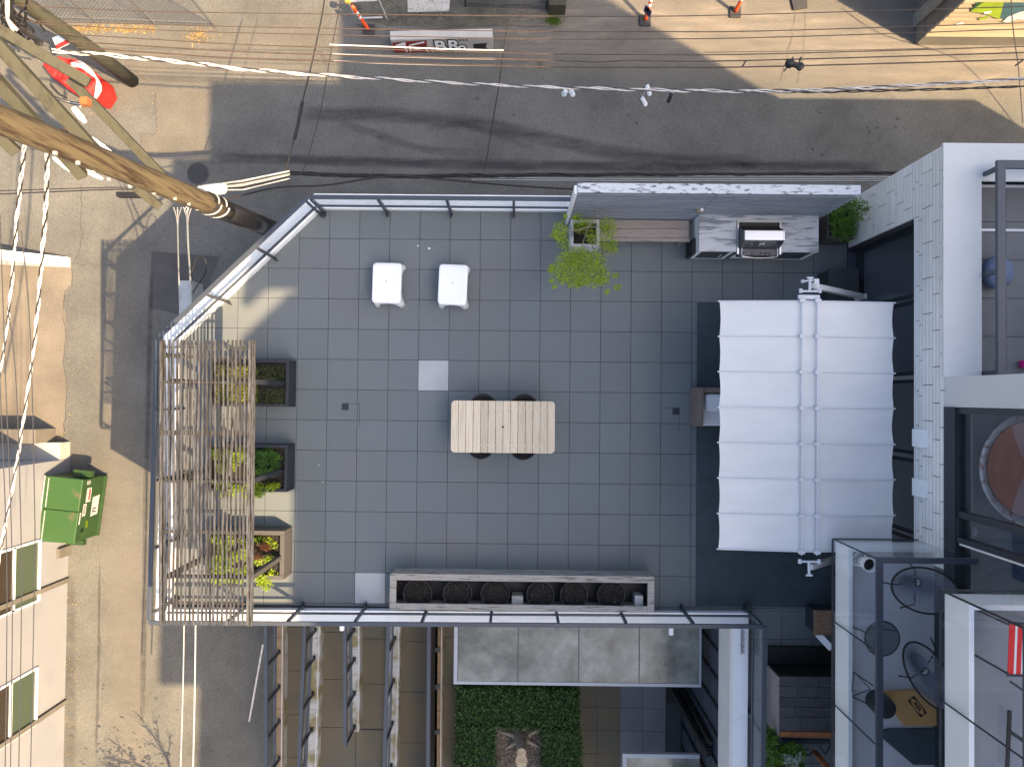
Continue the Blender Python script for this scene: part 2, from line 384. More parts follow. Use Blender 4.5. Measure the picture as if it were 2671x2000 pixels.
def stain(pts, wd, strength, mat=None, name='tyre_mark', dz=.008):
    """pts: world points along the mark; wd: half width in m"""
    me = bpy.data.meshes.new('tyre_mark'); vs_ = []; ed = []; fs = []
    prof = [(-1,0),(-.45,.8),(.35,1),(1,0)]
    for i,p in enumerate(pts):
        a = pts[max(0,i-1)]; b = pts[min(len(pts)-1,i+1)]; d = Vector((b[0]-a[0], b[1]-a[1], 0)).normalized(); n = Vector((-d.y,d.x,0))
        fade = min(1, i/2, (len(pts)-1-i)/2)
        for s_,e in prof: vs_.append((p[0]+n.x*s_*wd, p[1]+n.y*s_*wd, ZG+dz)); ed.append(e*strength*fade)
    for i in range(len(pts)-1):
        for k in range(3): fs.append((i*4+k,i*4+k+1,i*4+5+k,i*4+4+k)[::-1])
    me.from_pydata(vs_,[],fs); at = me.attributes.new('edge','FLOAT','POINT'); at.data.foreach_set('value', ed); me.materials.append(mat or m_stain)
    o = bpy.data.objects.new(name, me); COL.objects.link(o); o['kind'] = 'structure'; return o
def smooth_line(pts, n=5):
    out = []
    for i in range(len(pts)-1):
        p0 = pts[max(0,i-1)]; p1 = pts[i]; p2 = pts[i+1]; p3 = pts[min(len(pts)-1,i+2)]
        for k in range(n):
            t = k/n
            out.append(tuple(.5*((2*p1[j])+(-p0[j]+p2[j])*t+(2*p0[j]-5*p1[j]+4*p2[j]-p3[j])*t*t+(-p0[j]+3*p1[j]-3*p2[j]+p3[j])*t**3) for j in range(3)))
    out.append(tuple(pts[-1])); return out
stain(smooth_line([P(1250,60,ZG),P(1600,80,ZG),P(2000,95,ZG),P(2400,140,ZG),P(2800,150,ZG)]),1.75,.85,m_dust,'road_dust',.0065)
stain(smooth_line([P(-100,190,ZG),P(250,200,ZG),P(600,150,ZG),P(900,120,ZG)]),1.3,.4,m_dust,'road_dust',.0065)
stain(smooth_line([P(330,620,ZG),P(300,1100,ZG),P(330,1600,ZG),P(345,2150,ZG)]),.75,.4,m_dust,'road_dust',.0065)
stain(smooth_line([P(560,412,ZG),P(760,416,ZG),P(1000,424,ZG),P(1340,431,ZG),P(1700,436,ZG),P(2100,432,ZG),P(2300,436,ZG)]), .19, .8)
stain(smooth_line([P(760,300,ZG),P(1000,300,ZG),P(1200,318,ZG),P(1336,342,ZG),P(1500,378,ZG),P(1640,405,ZG),P(1800,422,ZG),P(2000,420,ZG)]), .27, .62)
stain(smooth_line([P(880,318,ZG),P(980,350,ZG),P(1120,392,ZG),P(1240,395,ZG)]), .16, .35)
stain(smooth_line([P(1100,340,ZG),P(1190,328,ZG),P(1260,342,ZG),P(1400,392,ZG)]), .12, .35)
stain(smooth_line([P(395,700,ZG),P(390,900,ZG),P(386,1100,ZG),P(380,1400,ZG),P(372,1900,ZG)]), .10, .5)
stain(smooth_line([P(260,1500,ZG),P(258,1650,ZG),P(255,1800,ZG),P(250,1990,ZG)]), .05, .45)
stain(smooth_line([P(180,1500,ZG),P(184,1600,ZG),P(180,1750,ZG),P(185,1850,ZG),P(180,2030,ZG)]), .22, .3)
stain(smooth_line([P(350,205,ZG),P(430,208,ZG),P(560,212,ZG),P(700,214,ZG),P(840,214,ZG)]), .10, .3)
# dark blots on the asphalt
bl = MB()
for u,v,r in ((1340,300,.05),(1310,310,.04),(1640,300,.05),(1662,322,.06),(1770,330,.04),(1245,258,.07),(995,360,.09),(2262,333,.05),(2266,343,.06),(2290,334,.05),(2336,332,.05),(2145,404,.06),(2120,390,.05),(2140,296,.05),(2130,290,.04),(2340,310,.06),(1560,170,.0),(270,1786,.05),(268,1796,.04),(402,1884,.04),(405,1900,.04),(408,1820,.06),(462,1850,.03)):
    if r:
        c = P(u,v,ZG); n = 9
        bl.add([(c.x+r*random.uniform(.6,1.3)*math.cos(6.283*k/n), c.y+r*random.uniform(.5,1.1)*math.sin(6.283*k/n), ZG+.009) for k in range(n)], [tuple(range(n))])
bl.build('oil_spots', m_patch, kind='structure')
# a gutter strip of darker ground along the terrace building, a dirt verge along the top
sheet('dirt_verge', [P(880,-60,ZG),P(1455,-60,ZG),P(1450,40,ZG),P(1400,68,ZG),P(1250,72,ZG),P(1010,68,ZG),P(925,40,ZG)], m_dirt, .005)
sheet('concrete_slab', [P(1062,-30,ZG),P(1175,-40,ZG),P(1172,30,ZG),P(1064,33,ZG)], m_concl, .01)
mh = thing('manhole_cover', 'round dark manhole cover in the alley beside the big pole', 'manhole', k00(1712,1500,ZG))
c = k00(1712,1500,ZG)
MB().lathe([(.30,.0),(.30,.012),(.27,.014),(.0,.014)], (c.x,c.y,ZG+.002), 28).build('cover', m_rubber, mh)
MB().lathe([(.30,.0),(.34,.0),(.34,.008),(.30,.008)], (c.x,c.y,ZG+.003), 28).build('frame', m_patch, mh)
mh = thing('manhole_cover', 'small rusty valve cover in the shaded alley', 'manhole', k20(248,560,ZG))
c = k20(248,560,ZG)
MB().lathe([(.13,.0),(.13,.01),(.0,.01)], (c.x,c.y,ZG+.002), 20).build('cover', m_dirt, mh)

# ------------------------------------------------------------------ apartment building: podium, terrace floor, tower
bld = thing('apartment_building', 'white clad apartment building with roof terrace, balconies and glazed doors', 'building', rel(6.65,-3,ZG))
RAILPX = [(1497,519),(802,513),(408,884),(387,1624),(1995,1634),(1990,2200)]
rail = [tuple(P(u,v,1.07))[:2] for u,v in RAILPX]
inner = offset(rail, -.03); outer = offset(rail, -.29)
XT = CAM.x + 6.62                                    # west face of the tower
YN = outer[0][1]
podium = [(XT+4,YN)] + [(outer[0][0],YN)] + list(outer[1:5]) + [(XT+4,outer[4][1])]
MB().prism(podium, ZG, -.06).build('podium_wall', m_wall, bld)
YS = CAM.y - 12
strip = [(outer[4][0],outer[4][1]),(outer[5][0],YS),(XT+4,YS),(XT+4,outer[4][1])]
MB().prism([(p[0]+(.22 if i<2 else 0),p[1]) for i,p in enumerate(strip)], ZG, -.86).build('stair_wall', m_rail, bld)
MB().prism(strip, -.86, -.06).build('slab_edge', m_wall, bld)
# ribs on the recessed wall
for k in range(11):
    y = outer[4][1]-.5-k*.62
    MB().box(outer[4][0]+.16,y-.03,ZC,outer[4][0]+.22,y+.03,-.9).build('fin', m_dark, bld)
for z in (-1.5,-2.2,-2.9,-3.6):
    MB().box(outer[4][0]+.19,YS,z-.02,outer[4][0]+.215,outer[4][1]-.4,z+.02).build('trim', m_rail, bld)
# parapet upstand and capping pieces
for i in range(5):
    a0,a1 = inner[i],inner[i+1]; b0,b1 = outer[i],outer[i+1]
    MB().prism([a0,a1,b1,b0], -.06, .165).build('parapet', m_white, bld)
    ai0,ai1 = offset(rail,-.015)[i],offset(rail,-.015)[i+1]; bo0,bo1 = offset(rail,-.305)[i],offset(rail,-.305)[i+1]
    L_ = math.dist(a0,a1); n = max(1,round(L_/2.6)); e = .0022/L_
    for k in range(n):
        t0 = k/n + (e if k else 0); t1 = (k+1)/n - (e if k<n-1 else 0)
        lp = lambda p,q,t: (p[0]+(q[0]-p[0])*t, p[1]+(q[1]-p[1])*t)
        MB().prism([lp(ai0,ai1,t0),lp(ai0,ai1,t1),lp(bo0,bo1,t1),lp(bo0,bo1,t0)], .166, .20).build('capping', m_white, bld)
# ---- terrace floor: one paver per cell
tf = bpy.data.objects.new('terrace_floor', MB().prism([(p[0],p[1]) for p in podium], -.058, -.034).add([],[]).prism(strip, -.057, -.034).mesh('terrace_floor', m_joint)); COL.objects.link(tf); tf['kind'] = 'structure'
T = .61
pm = MB().box(-.3005,-.3005,-.032,.3005,.3005,0).mesh('paver', m_pav)
main = [(XT,YN-.3),(inner[0][0],inner[0][1]),inner[1],inner[2],inner[3],inner[4],(XT,inner[4][1]+.0)]
RUG = [k21(1605,1120,0),k21(2600,1120,0),k23(2600,262,0),k23(1575,262,0)]
rx0 = (RUG[0].x+RUG[3].x)/2; ry1 = RUG[0].y; ry0 = RUG[3].y; rx1 = XT-.25
stripf = [(inner[4][0],inner[4][1]),(inner[5][0],YS),(XT,YS),(XT,inner[4][1])]
npav = 0
def add_paver(i, j):
    global npav
    x0,y1 = i*T,-j*T; cell = [(x0+.0045,y1-T+.0045),(x0+T-.0045,y1-T+.0045),(x0+T-.0045,y1-.0045),(x0+.0045,y1-.0045)]
    if cell[0][0] > rx0+.05 and cell[1][0] < rx1+.4 and cell[0][1] > ry0+.05 and cell[2][1] < ry1-.05: return
    for poly in (main, stripf):
        c_ = clip(cell, poly)
        if len(c_) < 3 or area(c_) < .004: continue
        mat = m_pavl if (i,j) in ((3,4),(1,11)) else None
        if area(c_) > .995*(T-.009)**2: inst(pm, 'paver', tf, (x0+T/2,y1-T/2,0), 0, mat)
        else: MB().prism(c_, -.032, 0).build('paver', mat or m_pav, tf)
        npav += 1
for i in range(-8,20):
    for j in range(-2,22): add_paver(i, j)
# floor drains with the small cut piece beside them
for dk,(x,y) in ((k12,(770,200)),(k22,(1415,405))):
    c = dk(x,y,0); d = MB().box(c.x-.07,c.y-.07,.001,c.x+.07,c.y+.07,.006)
    dr = thing('floor_drain', 'small square black floor drain %s' % ('west of the plank table' if dk is k12 else 'beside the wicker armchair'), 'drain', (c.x,c.y,0))
    d.build('frame', m_rubber, dr)
    for k in range(5): MB().box(c.x-.06,c.y-.05+k*.025-.006,.006,c.x+.06,c.y-.05+k*.025+.006,.010).build('bar', m_dark, dr)
    sgn = 1 if dk is k12 else -1
    cut = MB(); cut.box(c.x+sgn*.07,c.y+.058,.0005,c.x+sgn*.30,c.y+.068,.0015); cut.box(c.x+(.285 if sgn>0 else .058),c.y-.38,.0005,c.x+(.295 if sgn>0 else .068),c.y+(.058 if sgn>0 else -.07),.0015)
    cut.build('cut_joint', m_joint, dr)

# ---- tower walls
y_door0, y_door1 = CAM.y+3.02, CAM.y-9.0
zd = 2.46
tw = MB()
MB().box(XT+.03,y_door0,ZG,XT+.35,YN-.001,3.22).build('wall', m_grout, bld)                  # pier north of the doors
MB().box(XT+.03,y_door1,zd,XT+.35,y_door0,3.22).build('lintel', m_grout, bld)
MB().box(XT+.35,YN-.35,ZG,XT+4.0,YN,3.22).build('north_wall', m_wall, bld)
MB().box(XT+.03,YS,ZG,XT+.35,y_door1,3.22).build('wall', m_wall, bld)
# glazed cladding tiles: on the pier (down to the floor) and on the lintel band
tmesh = {}
def clad(y0, y1, z0, z1):
    key = (round(y1-y0,3), round(z1-z0,3))
    if key not in tmesh: tmesh[key] = MB().box(0,-(y1-y0)/2,-(z1-z0)/2,.03,(y1-y0)/2,(z1-z0)/2).mesh('cladding_tile', m_tile)
    o = inst(tmesh[key], 'cladding_tile', bld, (XT, (y0+y1)/2, (z0+z1)/2))
rh = .0955
for r in range(34):
    z1 = 3.225 - r*rh; z0 = z1-rh+.012
    off = [0,.29,.12,.41][(r//3) % 4] if r % 7 else .2
    ys = YN-.004; first = True
    yend = (CAM.y-2.62) if z0 > zd-.02 else y_door0
    if r >= 8 and z0 < .0: continue
    ln = .575
    y = ys
    nxt = ys - (ln-off if off else ln)
    while y > yend+.02:
        n2 = max(nxt, yend)
        if y-n2 > .03: clad(n2+.014, y, z0, z1)
        y = n2; nxt = y-ln
MB().box(XT-.004,y_door1,zd-.03,XT+.03,y_door0,zd-.002).build('drip_edge', m_white, bld)
# two white access boxes on the cladding band
for (y0,y1) in ((560,725),(985,1165)):
    a = k32(1253,y0,2.55); b = k32(1355,y1,2.95)
    MB().box(XT-.06,b.y,2.47,XT-.001,a.y,2.82).build('access_panel', m_white, bld)
# door frames, panes and the room behind
dfx = XT+.12
ys = [y_door0, y_door0-1.25, y_door0-2.6, y_door0-3.95, y_door0-5.3, y_door0-6.6]
df = MB().box(XT+.035,y_door1,zd-.12,XT+.33,y_door0,zd-.031).build('door_head', m_dark, bld)
MB().box(XT+.0,y_door1,0.002,XT+.33,y_door0,.05).build('door_sill', m_rail, bld)
MB().box(XT+.02,y_door0-.07,0.05,XT+.33,y_door0-.002,zd-.12).build('door_jamb', m_dark, bld)
for k in range(1,len(ys)):
    fr = MB(); ya,yb = ys[k-1]-.07, ys[k]; x = dfx+.05*(k%2)
    fr.box(x,ya-.06,.05,x+.05,ya,zd-.12); fr.box(x,yb,.05,x+.05,yb+.06,zd-.12); fr.box(x,yb+.06,.05,x+.05,ya-.06,.14); fr.box(x,yb+.06,zd-.2,x+.05,ya-.06,zd-.12)
    d_ = fr.build('glass_door', m_dark, bld)
    MB().box(x+.02,yb+.06,.14,x+.03,ya-.06,zd-.2).build('pane', m_dpane, d_)
MB().box(XT+.34,YS,-.04,XT+4.0,YN-.36,.004).build('room_floor', m_floor, bld)
MB().box(XT+.36,YS,2.55,XT+4.0,YN-.36,2.86).build('deck_slab', m_bwall, bld)
MB().box(XT+4.0,YS,ZG,CAM.x+16.4,YN,5.598).build('back_wall', m_wall, bld)
MB().box(XT+.36,ys[2]-.08,0.01,XT+3.9,ys[2]+.02,2.54).build('partition', m_wall, bld)
# ---- roof deck above the terrace doors
cw = .57
MB().box(XT-.02,CAM.y+.36,3.225,XT+cw,YN-cw,3.27).build('parapet_cap', m_wall, bld)
MB().add([(XT-.02,YN+.02,3.225),(XT+4,YN+.02,3.225),(XT+4,YN-cw,3.225),(XT+cw,YN-cw,3.225),(XT-.02,YN-cw,3.225),
          (XT-.02,YN+.02,3.27),(XT+4,YN+.02,3.27),(XT+4,YN-cw,3.27),(XT+cw,YN-cw,3.27),(XT-.02,YN-cw,3.27)],
         [(4,3,2,1,0),(5,6,7,8,9),(0,1,6,5),(1,2,7,6),(2,3,8,7),(3,4,9,8),(4,0,5,9)]).build('parapet_cap', m_wall, bld)
MB().box(XT+.36,CAM.y+.36,2.86,XT+cw-.02,YN-.36,3.224).build('parapet_wall', m_dark, bld)
MB().box(XT+cw,YN-.5,2.86,XT+4,YN-.36,3.224).build('parapet_wall', m_dark, bld)
deckm = MB().box(-.3,-.3,-.03,.3,.3,0).mesh('deck_paver', m_pavg)
MB().box(XT+cw-.02,CAM.y+.36,2.86,XT+4,YN-.5,2.918).build('deck_base', m_joint, bld)
for i in range(6):
    for j in range(5):
        yy = YN-.82-j*.61
        if yy-.3 > CAM.y+.36: inst(deckm, 'deck_paver', bld, (XT+cw+.29+i*.61, yy, 2.95))
for yv in (408,680):
    y = CAM.y + (1032-(300+yv/2.365))*11.3/1851
    MB().box(XT+cw+.1,y-.02,2.952,XT+4,y+.02,2.985).build('deck_rail', m_alum, bld)
dkr = thing('deck_railing', 'dark slate guard rail on the small upper deck', 'railing', (XT+cw,YN-cw,2.95))
ya, yb_ = P(2630,420,3.6).y, CAM.y+.4
MB().box(XT+cw+.0,yb_,3.58,XT+cw+.12,ya,3.64).build('top_rail', m_rail, dkr)
MB().box(XT+cw+.121,ya-.12,3.58,XT+4,ya,3.64).build('top_rail', m_rail, dkr)
for yy in (ya-.1, ya-1.66, yb_+.03): MB().box(XT+cw+.02,yy-.03,2.93,XT+cw+.08,yy+.03,3.58).build('post', m_rail, dkr)
c = k31(1920,880,2.95)
bb = thing('blue_pouf', 'round blue pouf on the upper deck beside the railing post', 'pouf', (c.x,c.y,2.95))
MB().lathe([(.10,0),(.22,.06),(.26,.16),(.2,.27),(.05,.31),(0,.31)], (c.x,c.y,2.951), 20).build('cushion', M('blue fabric',(.12,.155,.24),.85), bb, smooth='all')
c = P(2664,950,2.95); pk = thing('pink_cushion', 'bright pink cushion at the right edge of the upper deck', 'cushion', (c.x,c.y,2.95))
MB().box(c.x-.06,c.y-.06,2.96,c.x+.4,c.y+.06,3.1).build('cushion', M('pink fabric',(.7,.02,.25),.8), pk, bevel=.03)
# ---- level-one room with its corner window
xw = XT+.03
MB().box(xw,CAM.y-.1,3.228,xw+.3,CAM.y+.36,5.6).build('pilaster', m_wall, bld)
MB().box(xw+.3,CAM.y+.06,2.92,XT+4,CAM.y+.355,5.6).build('room_wall', m_wall, bld)
MB().box(XT+.36,YS,2.862,XT+4,CAM.y+.05,2.95).build('room_floor', m_floor, bld)
yA, yM, yB = CAM.y-.1, CAM.y-1.71, CAM.y-2.9
wf = MB()
wf.box(xw-.02,yB,3.228,xw+.22,yA-.002,3.50)
wf.box(xw+.02,yA-.10,3.50,xw+.12,yA-.002,5.55); wf.box(xw+.02,yM-.05,3.50,xw+.12,yM+.05,5.55); wf.box(xw+.02,yB,3.50,xw+.12,yB+.08,5.55)
wf.box(xw+.02,yB,5.45,xw+.12,yA,5.599)
win = wf.build('window', m_dark, bld)
MB().box(xw+.06,yM+.05,3.50,xw+.07,yA-.10,5.45).build('pane', m_wpane, win)
sash = MB(); sash.box(xw-.0,yM-.42,3.50,xw+.14,yM-.34,5.45); sash.box(xw+.0,yM-.34,3.50,xw+.14,yM-.05,3.55)
sash.build('mullion', m_dark, win)
MB().box(xw+.03,yM-.46,3.53,xw+.045,yM-.425,5.45).build('sash_edge', m_white, win)
MB().box(xw+.06,yM-.34,3.55,xw+.07,yM-.05,5.45).build('pane', m_wpane, win)
MB().box(xw+.06,yB+.08,3.50,xw+.07,yM-.46,5.45).build('pane', m_wpane, win)
MB().box(xw+.2,yB,2.951,xw+.38,yA,3.30).build('window_bench', m_wall, bld)
# round papasan seat inside
c = Vector((CAM.x+7.85, CAM.y-1.02, 2.95))
pp = thing('papasan_chair', 'round pink and terracotta papasan chair seen through the upper window', 'chair', c)
MB().lathe([(.40,0),(.42,.0),(.34,.24),(.30,.24)], c, 28, cap=False).build('base', m_wick, pp)
MB().lathe([(.30,.22),(.62,.36),(.86,.56),(.88,.60),(.84,.62),(.74,.54)], c, 36, cap=False).build('rim', m_flor, pp, smooth='all')
cu = MB(); n = 48
prof = [(.0,.40),(.3,.42),(.6,.50),(.745,.57)]
for k in range(n):
    cu.mi = [0,1,0,0,1,1][int(k/8)]
    t0,t1 = 2*math.pi*k/n, 2*math.pi*(k+1)/n
    for i in range(3):
        (r0,z0),(r1,z1) = prof[i],prof[i+1]
        cu.quad((c.x+r0*math.cos(t0),c.y+r0*math.sin(t0),c.z+z0),(c.x+r1*math.cos(t0),c.y+r1*math.sin(t0),c.z+z1),(c.x+r1*math.cos(t1),c.y+r1*math.sin(t1),c.z+z1),(c.x+r0*math.cos(t1),c.y+r0*math.sin(t1),c.z+z0))
cu.build('cushion', [m_orw,m_pink], pp)
c = Vector((xw+.29, yM-.27, 3.301)); cp = thing('plant_pot', 'small white pot on the sill inside the upper window', 'pot', c)
MB().lathe([(.05,0),(.075,.13),(.066,.13),(.055,.05),(0,.05)], c, 20).build('pot', m_ceram, cp)
b_ = MB().box(xw+1.2,yM-1.1,2.951,xw+2.6,yM+.05,3.35).build('bed', M('blue bedding',(.10,.13,.22),.9,.3,3), None, bevel=.05); tag(b_, 'low blue covered bed inside the upper room', 'bed')
# ---- upper storeys of the tower (they shade the terrace)
MB().box(XT+.03,YS,5.6,CAM.x+22.7,CAM.y+.3,6.05).build('roof_slab', m_wall, bld)
MB().box(CAM.x+9.5,YS,6.051,CAM.x+12.99,CAM.y-.6,8.7).build('penthouse_wall', m_wall, bld)
HT = 24.6                                            # the tower proper stands back from the terrace wing
MB().box(CAM.x+13.0,YS-14,6.051,CAM.x+22.7,CAM.y-3.55,HT).build('tower_wall', m_wall, bld)
MB().box(CAM.x+16.9,CAM.y-3.549,6.051,CAM.x+22.7,CAM.y+.3,HT).build('tower_wall', m_wall, bld)
sh = lambda x,y: (CAM.x+x+.71*(HT-.1), CAM.y+y-.41*(HT-.1))
for poly in ([(-4.3,2.0),(-4.55,2.0),(-5.5,1.06),(-5.5,-1.9),(-4.3,-1.9)], [(-4.3,2.13),(-5.1,2.13),(-5.5,1.75),(-5.5,4.2),(-4.3,4.2)], [(-4.3,-9.4),(-5.6,-9.4),(-5.6,-11.4),(-4.3,-11.4)]):
    MB().prism([sh(*p) for p in poly], HT-.18, HT-.01).build('shade_slab', m_white, bld)  # unseen slabs added to shape the sun patch on the terrace
MB().box(CAM.x+16.401,CAM.y-20,ZG,CAM.x+22.2,YN,5.35).build('east_wing', m_wall, bld)
wm = MB().box(-.02,-.8,-.75,.02,.8,.75).mesh('tower_window', m_dark)
for lv in range(3):
    for k in range(6): inst(wm, 'tower_window', bld, (CAM.x+12.99, CAM.y-5.2-k*3.0, 10.6+lv*4.2))
# ---- balconies
def balcony(zf, y1, lab, fm):
    b = thing('balcony', lab, 'balcony', (CAM.x+5.2,y1,zf))
    x0 = CAM.x+5.2; y0 = YS
    MB().box(x0+.04,y0,zf-.34,x0+.10,y1-.04,zf+.12).build('fascia', m_white, b)
    MB().box(x0+.10,y1-.10,zf-.34,XT-.01,y1-.04,zf+.12).build('fascia', m_white, b)
    MB().box(x0+.102,y0,zf-.30,XT+.029,y1-.102,zf).build('floor', fm, b)
    n = 5
    ysx = [y1, y1-1.33, y1-2.66, y1-4.0, y1-5.33, y1-6.66]
    for k in range(5): MB().box(x0,ysx[k+1]+.006,zf-.36,x0+.012,ysx[k]-.006,zf+1.08).build('glass_panel', m_pane, b)
    MB().box(x0+.014,y1-.012,zf-.36,XT-.02,y1,zf+1.08).build('glass_panel', m_pane, b)
    for k in range(5): MB().box(x0-.004,ysx[k+1]-.006,zf-.36,x0+.016,ysx[k+1]+.006,zf+1.08).build('glass_edge', m_dark, b)
    MB().box(x0-.006,y0,zf-.385,x0+.02,y1,zf-.361).build('bottom_channel', m_dark, b); MB().box(x0+.021,y1-.018,zf-.385,XT-.02,y1+.006,zf-.361).build('bottom_channel', m_dark, b)
    MB().box(x0-.006,y1-.012,zf-.36,x0+.012,y1+.008,zf+1.08).build('glass_edge', m_dark, b)
    MB().box(x0-.03,y0,zf+1.081,x0+.06,y1+.03,zf+1.13).build('top_rail', m_rail, b)
    MB().box(x0+.062,y1-.05,zf+1.081,XT-.005,y1+.03,zf+1.13).build('top_rail', m_rail, b)
    return b
yb1 = CAM.y-2.28
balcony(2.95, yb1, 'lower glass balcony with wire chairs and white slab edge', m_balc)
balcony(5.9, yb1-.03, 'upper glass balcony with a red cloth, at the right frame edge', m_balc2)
yd = [yB,yB-1.2,yB-2.4,yB-3.6,yB-4.8,yB-6.0]
for ya,yb in zip(yd[:-1],yd[1:]):
    f = MB(); x = XT+.05; f.box(x,ya-.09,3.23,x+.1,ya-.002,5.5); f.box(x,yb,3.23,x+.1,yb+.09,5.5); f.box(x,yb+.091,3.23,x+.1,ya-.091,3.34); f.box(x,yb+.091,5.4,x+.1,ya-.091,5.5)
    d_ = f.build('balcony_door', m_dark, bld); MB().box(x+.04,yb+.091,3.34,x+.05,ya-.091,5.4).build('pane', m_wpane, d_)
MB().box(XT+.02,YS,2.96,XT+.2,yB-.001,3.228).build('door_threshold', m_dark, bld)

# cracks and joints in the alley paving
def crack(pts, wd=.028):
    line = smooth_line([tuple(p) for p in pts],6); v = []; f = []
    for i,p in enumerate(line):
        a = line[max(0,i-1)]; b = line[min(len(line)-1,i+1)]; d = Vector((b[0]-a[0],b[1]-a[1],0)).normalized(); n = Vector((-d.y,d.x,0))
        o_ = random.uniform(-.03,.03); w_ = wd*random.uniform(.3,1.0)
        v += [(p[0]+n.x*(o_-w_/2),p[1]+n.y*(o_-w_/2),ZG+.010),(p[0]+n.x*(o_+w_/2),p[1]+n.y*(o_+w_/2),ZG+.010)]
    for i in range(len(line)-1): f.append((2*i,2*i+2,2*i+3,2*i+1))
    me = MB().add(v,[q[::-1] for q in f]).build('pavement_crack', m_patch, kind='structure')
crack([k01(712,-60,ZG),k01(705,150,ZG),k01(700,480,ZG),k01(628,650,ZG),k01(618,800,ZG),k01(556,890,ZG),k01(552,1100,ZG),k01(568,1250,ZG),k01(548,1480,ZG),k01(578,1656,ZG),k02(560,300,ZG),k02(545,590,ZG)],.035)
crack([k03(855,-100,ZG),k03(858,300,ZG),k03(862,640,ZG),k03(850,1000,ZG),k03(850,1250,ZG)],.03)
crack([k02(1280,-300,ZG),k02(1275,100,ZG),k02(1265,650,ZG)],.03)
crack([k02(1250,700,ZG),k02(1240,1200,ZG),k03(1245,100,ZG),k03(1250,600,ZG),k03(1235,1100,ZG)],.03)
crack([k00(1340,800,ZG),k00(1350,1000,ZG),k00(1345,1150,ZG),k00(1230,1165,ZG),k00(1220,1330,ZG)],.03)
crack([k00(1800,1420,ZG),k00(2000,1390,ZG),k00(2212,1370,ZG)],.03)
crack([k01(640,630,ZG),k01(870,632,ZG),k01(1000,640,ZG)],.02)
crack([k30(240,60,ZG),k30(200,300,ZG),k30(110,700,ZG)],.03)
crack([k30(320,60,ZG),k30(300,400,ZG),k30(250,720,ZG)],.02)
crack([P(925,62,ZG),P(1050,80,ZG),P(1290,68,ZG),P(1450,72,ZG)],.05)

dr_ = MB()
for u,v,r in ((1090,642,.016),(1119,648,.024),(832,1213,.012),(842,1257,.010)):
    c = P(u,v,0); n = 8; dr_.add([(c.x+r*random.uniform(.5,1.3)*math.cos(6.283*k/n),c.y+r*random.uniform(.5,1.2)*math.sin(6.283*k/n),.0012) for k in range(n)],[tuple(range(n))])
dr_.build('bird_droppings', m_ceram, kind='stuff')
# ------------------------------------------------------------------ railings round the terrace
def lerp2(a,b,t): return (a[0]+(b[0]-a[0])*t, a[1]+(b[1]-a[1])*t)
def proj_t(a,b,p):
    d = (b[0]-a[0], b[1]-a[1]); return ((p[0]-a[0])*d[0]+(p[1]-a[1])*d[1])/(d[0]**2+d[1]**2)
def railing(i, feet, lab):
    a,b = rail[i],rail[i+1]; L_ = math.dist(a,b); th = math.atan2(b[1]-a[1], b[0]-a[0])
    r = thing('guard_railing', lab, 'railing', (*a,0)); G3 = lambda p,z: Vector((p[0],p[1],z))
    e0, e1 = (0 if i else 0), 0
    MB().bar(G3(a,1.05),G3(lerp2(a,b,1-.041/L_) if i<4 else b,1.05),.078,.045).build('top_rail', m_rail, r, bevel=.004)
    MB().bar(G3(lerp2(a,b,.03/L_),.43),G3(lerp2(a,b,1-.03/L_),.43),.035,.05).build('bottom_rail', m_rail, r)
    ts = [proj_t(a,b,p) for p in feet]
    for t in ts:
        c = lerp2(a,b,t); n = (-math.sin(th), math.cos(th))
        pb = MB().bar((c[0]+n[0]*.03,c[1]+n[1]*.03,-.0),(c[0]+n[0]*.03,c[1]+n[1]*.03,1.026),.055,.05,up=(math.cos(th),math.sin(th),0))
        po = pb.build('post', m_rail, r)
        MB().bar((c[0]+n[0]*.065,c[1]+n[1]*.065,.001),(c[0]+n[0]*.065,c[1]+n[1]*.065,.17),.10,.012,up=(math.cos(th),math.sin(th),0)).build('bracket', m_dark, po)
    tt = sorted([0]+ts+[1])
    for t0,t1 in zip(tt[:-1],tt[1:]):
        if (t1-t0)*L_ < .2: continue
        MB().bar(G3(lerp2(a,b,t0+.03/L_),.74),G3(lerp2(a,b,t1-.03/L_),.74),.008,.56).build('glass_panel', m_pane, r)
    return r
Z0 = 0
railing(0, [k11(1140,182,0),k11(1690,188,0),k21(15,350,0),k21(505,330,0),k11(600,170,0)], 'slate grey guard railing on the alley side, right of the angled corner')
railing(1, [k11(550,190,0),k11(160,570,0),K(370,700,4.14)(945,365,0)], 'slate grey guard railing on the angled corner by the utility pole')
a,b = rail[2],rail[3]
railing(2, [lerp2(a,b,t) for t in (.05,.25,.5,.74,.97)], 'slate grey guard railing along the left edge beside the slatted canopy')
railing(3, [k13(-60,258,0),k13(415,262,0),k13(955,265,0),k13(1490,275,0),k13(2040,280,0),k23(372,285,0),k23(915,287,0),k23(1455,290,0),k23(2000,292,0)], 'slate grey guard railing above the lower courtyard, behind the long trough')
a,b = rail[4],rail[5]
railing(4, [lerp2(a,b,t) for t in (.02,.5)], 'slate grey glazed guard railing running down from the right end of the trough')
# row of bird spikes and droppings marks on the white cap
sp = MB()
for k in range(22):
    p = K(1800,1600,4.138)(557+random.uniform(-3,3),165+k*12.2,.205); p.x += 0
    for dx in (-.035,.035): sp.bar((p.x,p.y,.202),(p.x+dx,p.y+random.uniform(-.02,.02),.27),.006,.006)
tag(sp.build('bird_spikes', m_dark), 'row of dark bird spikes on the white wall cap', 'bird spikes')
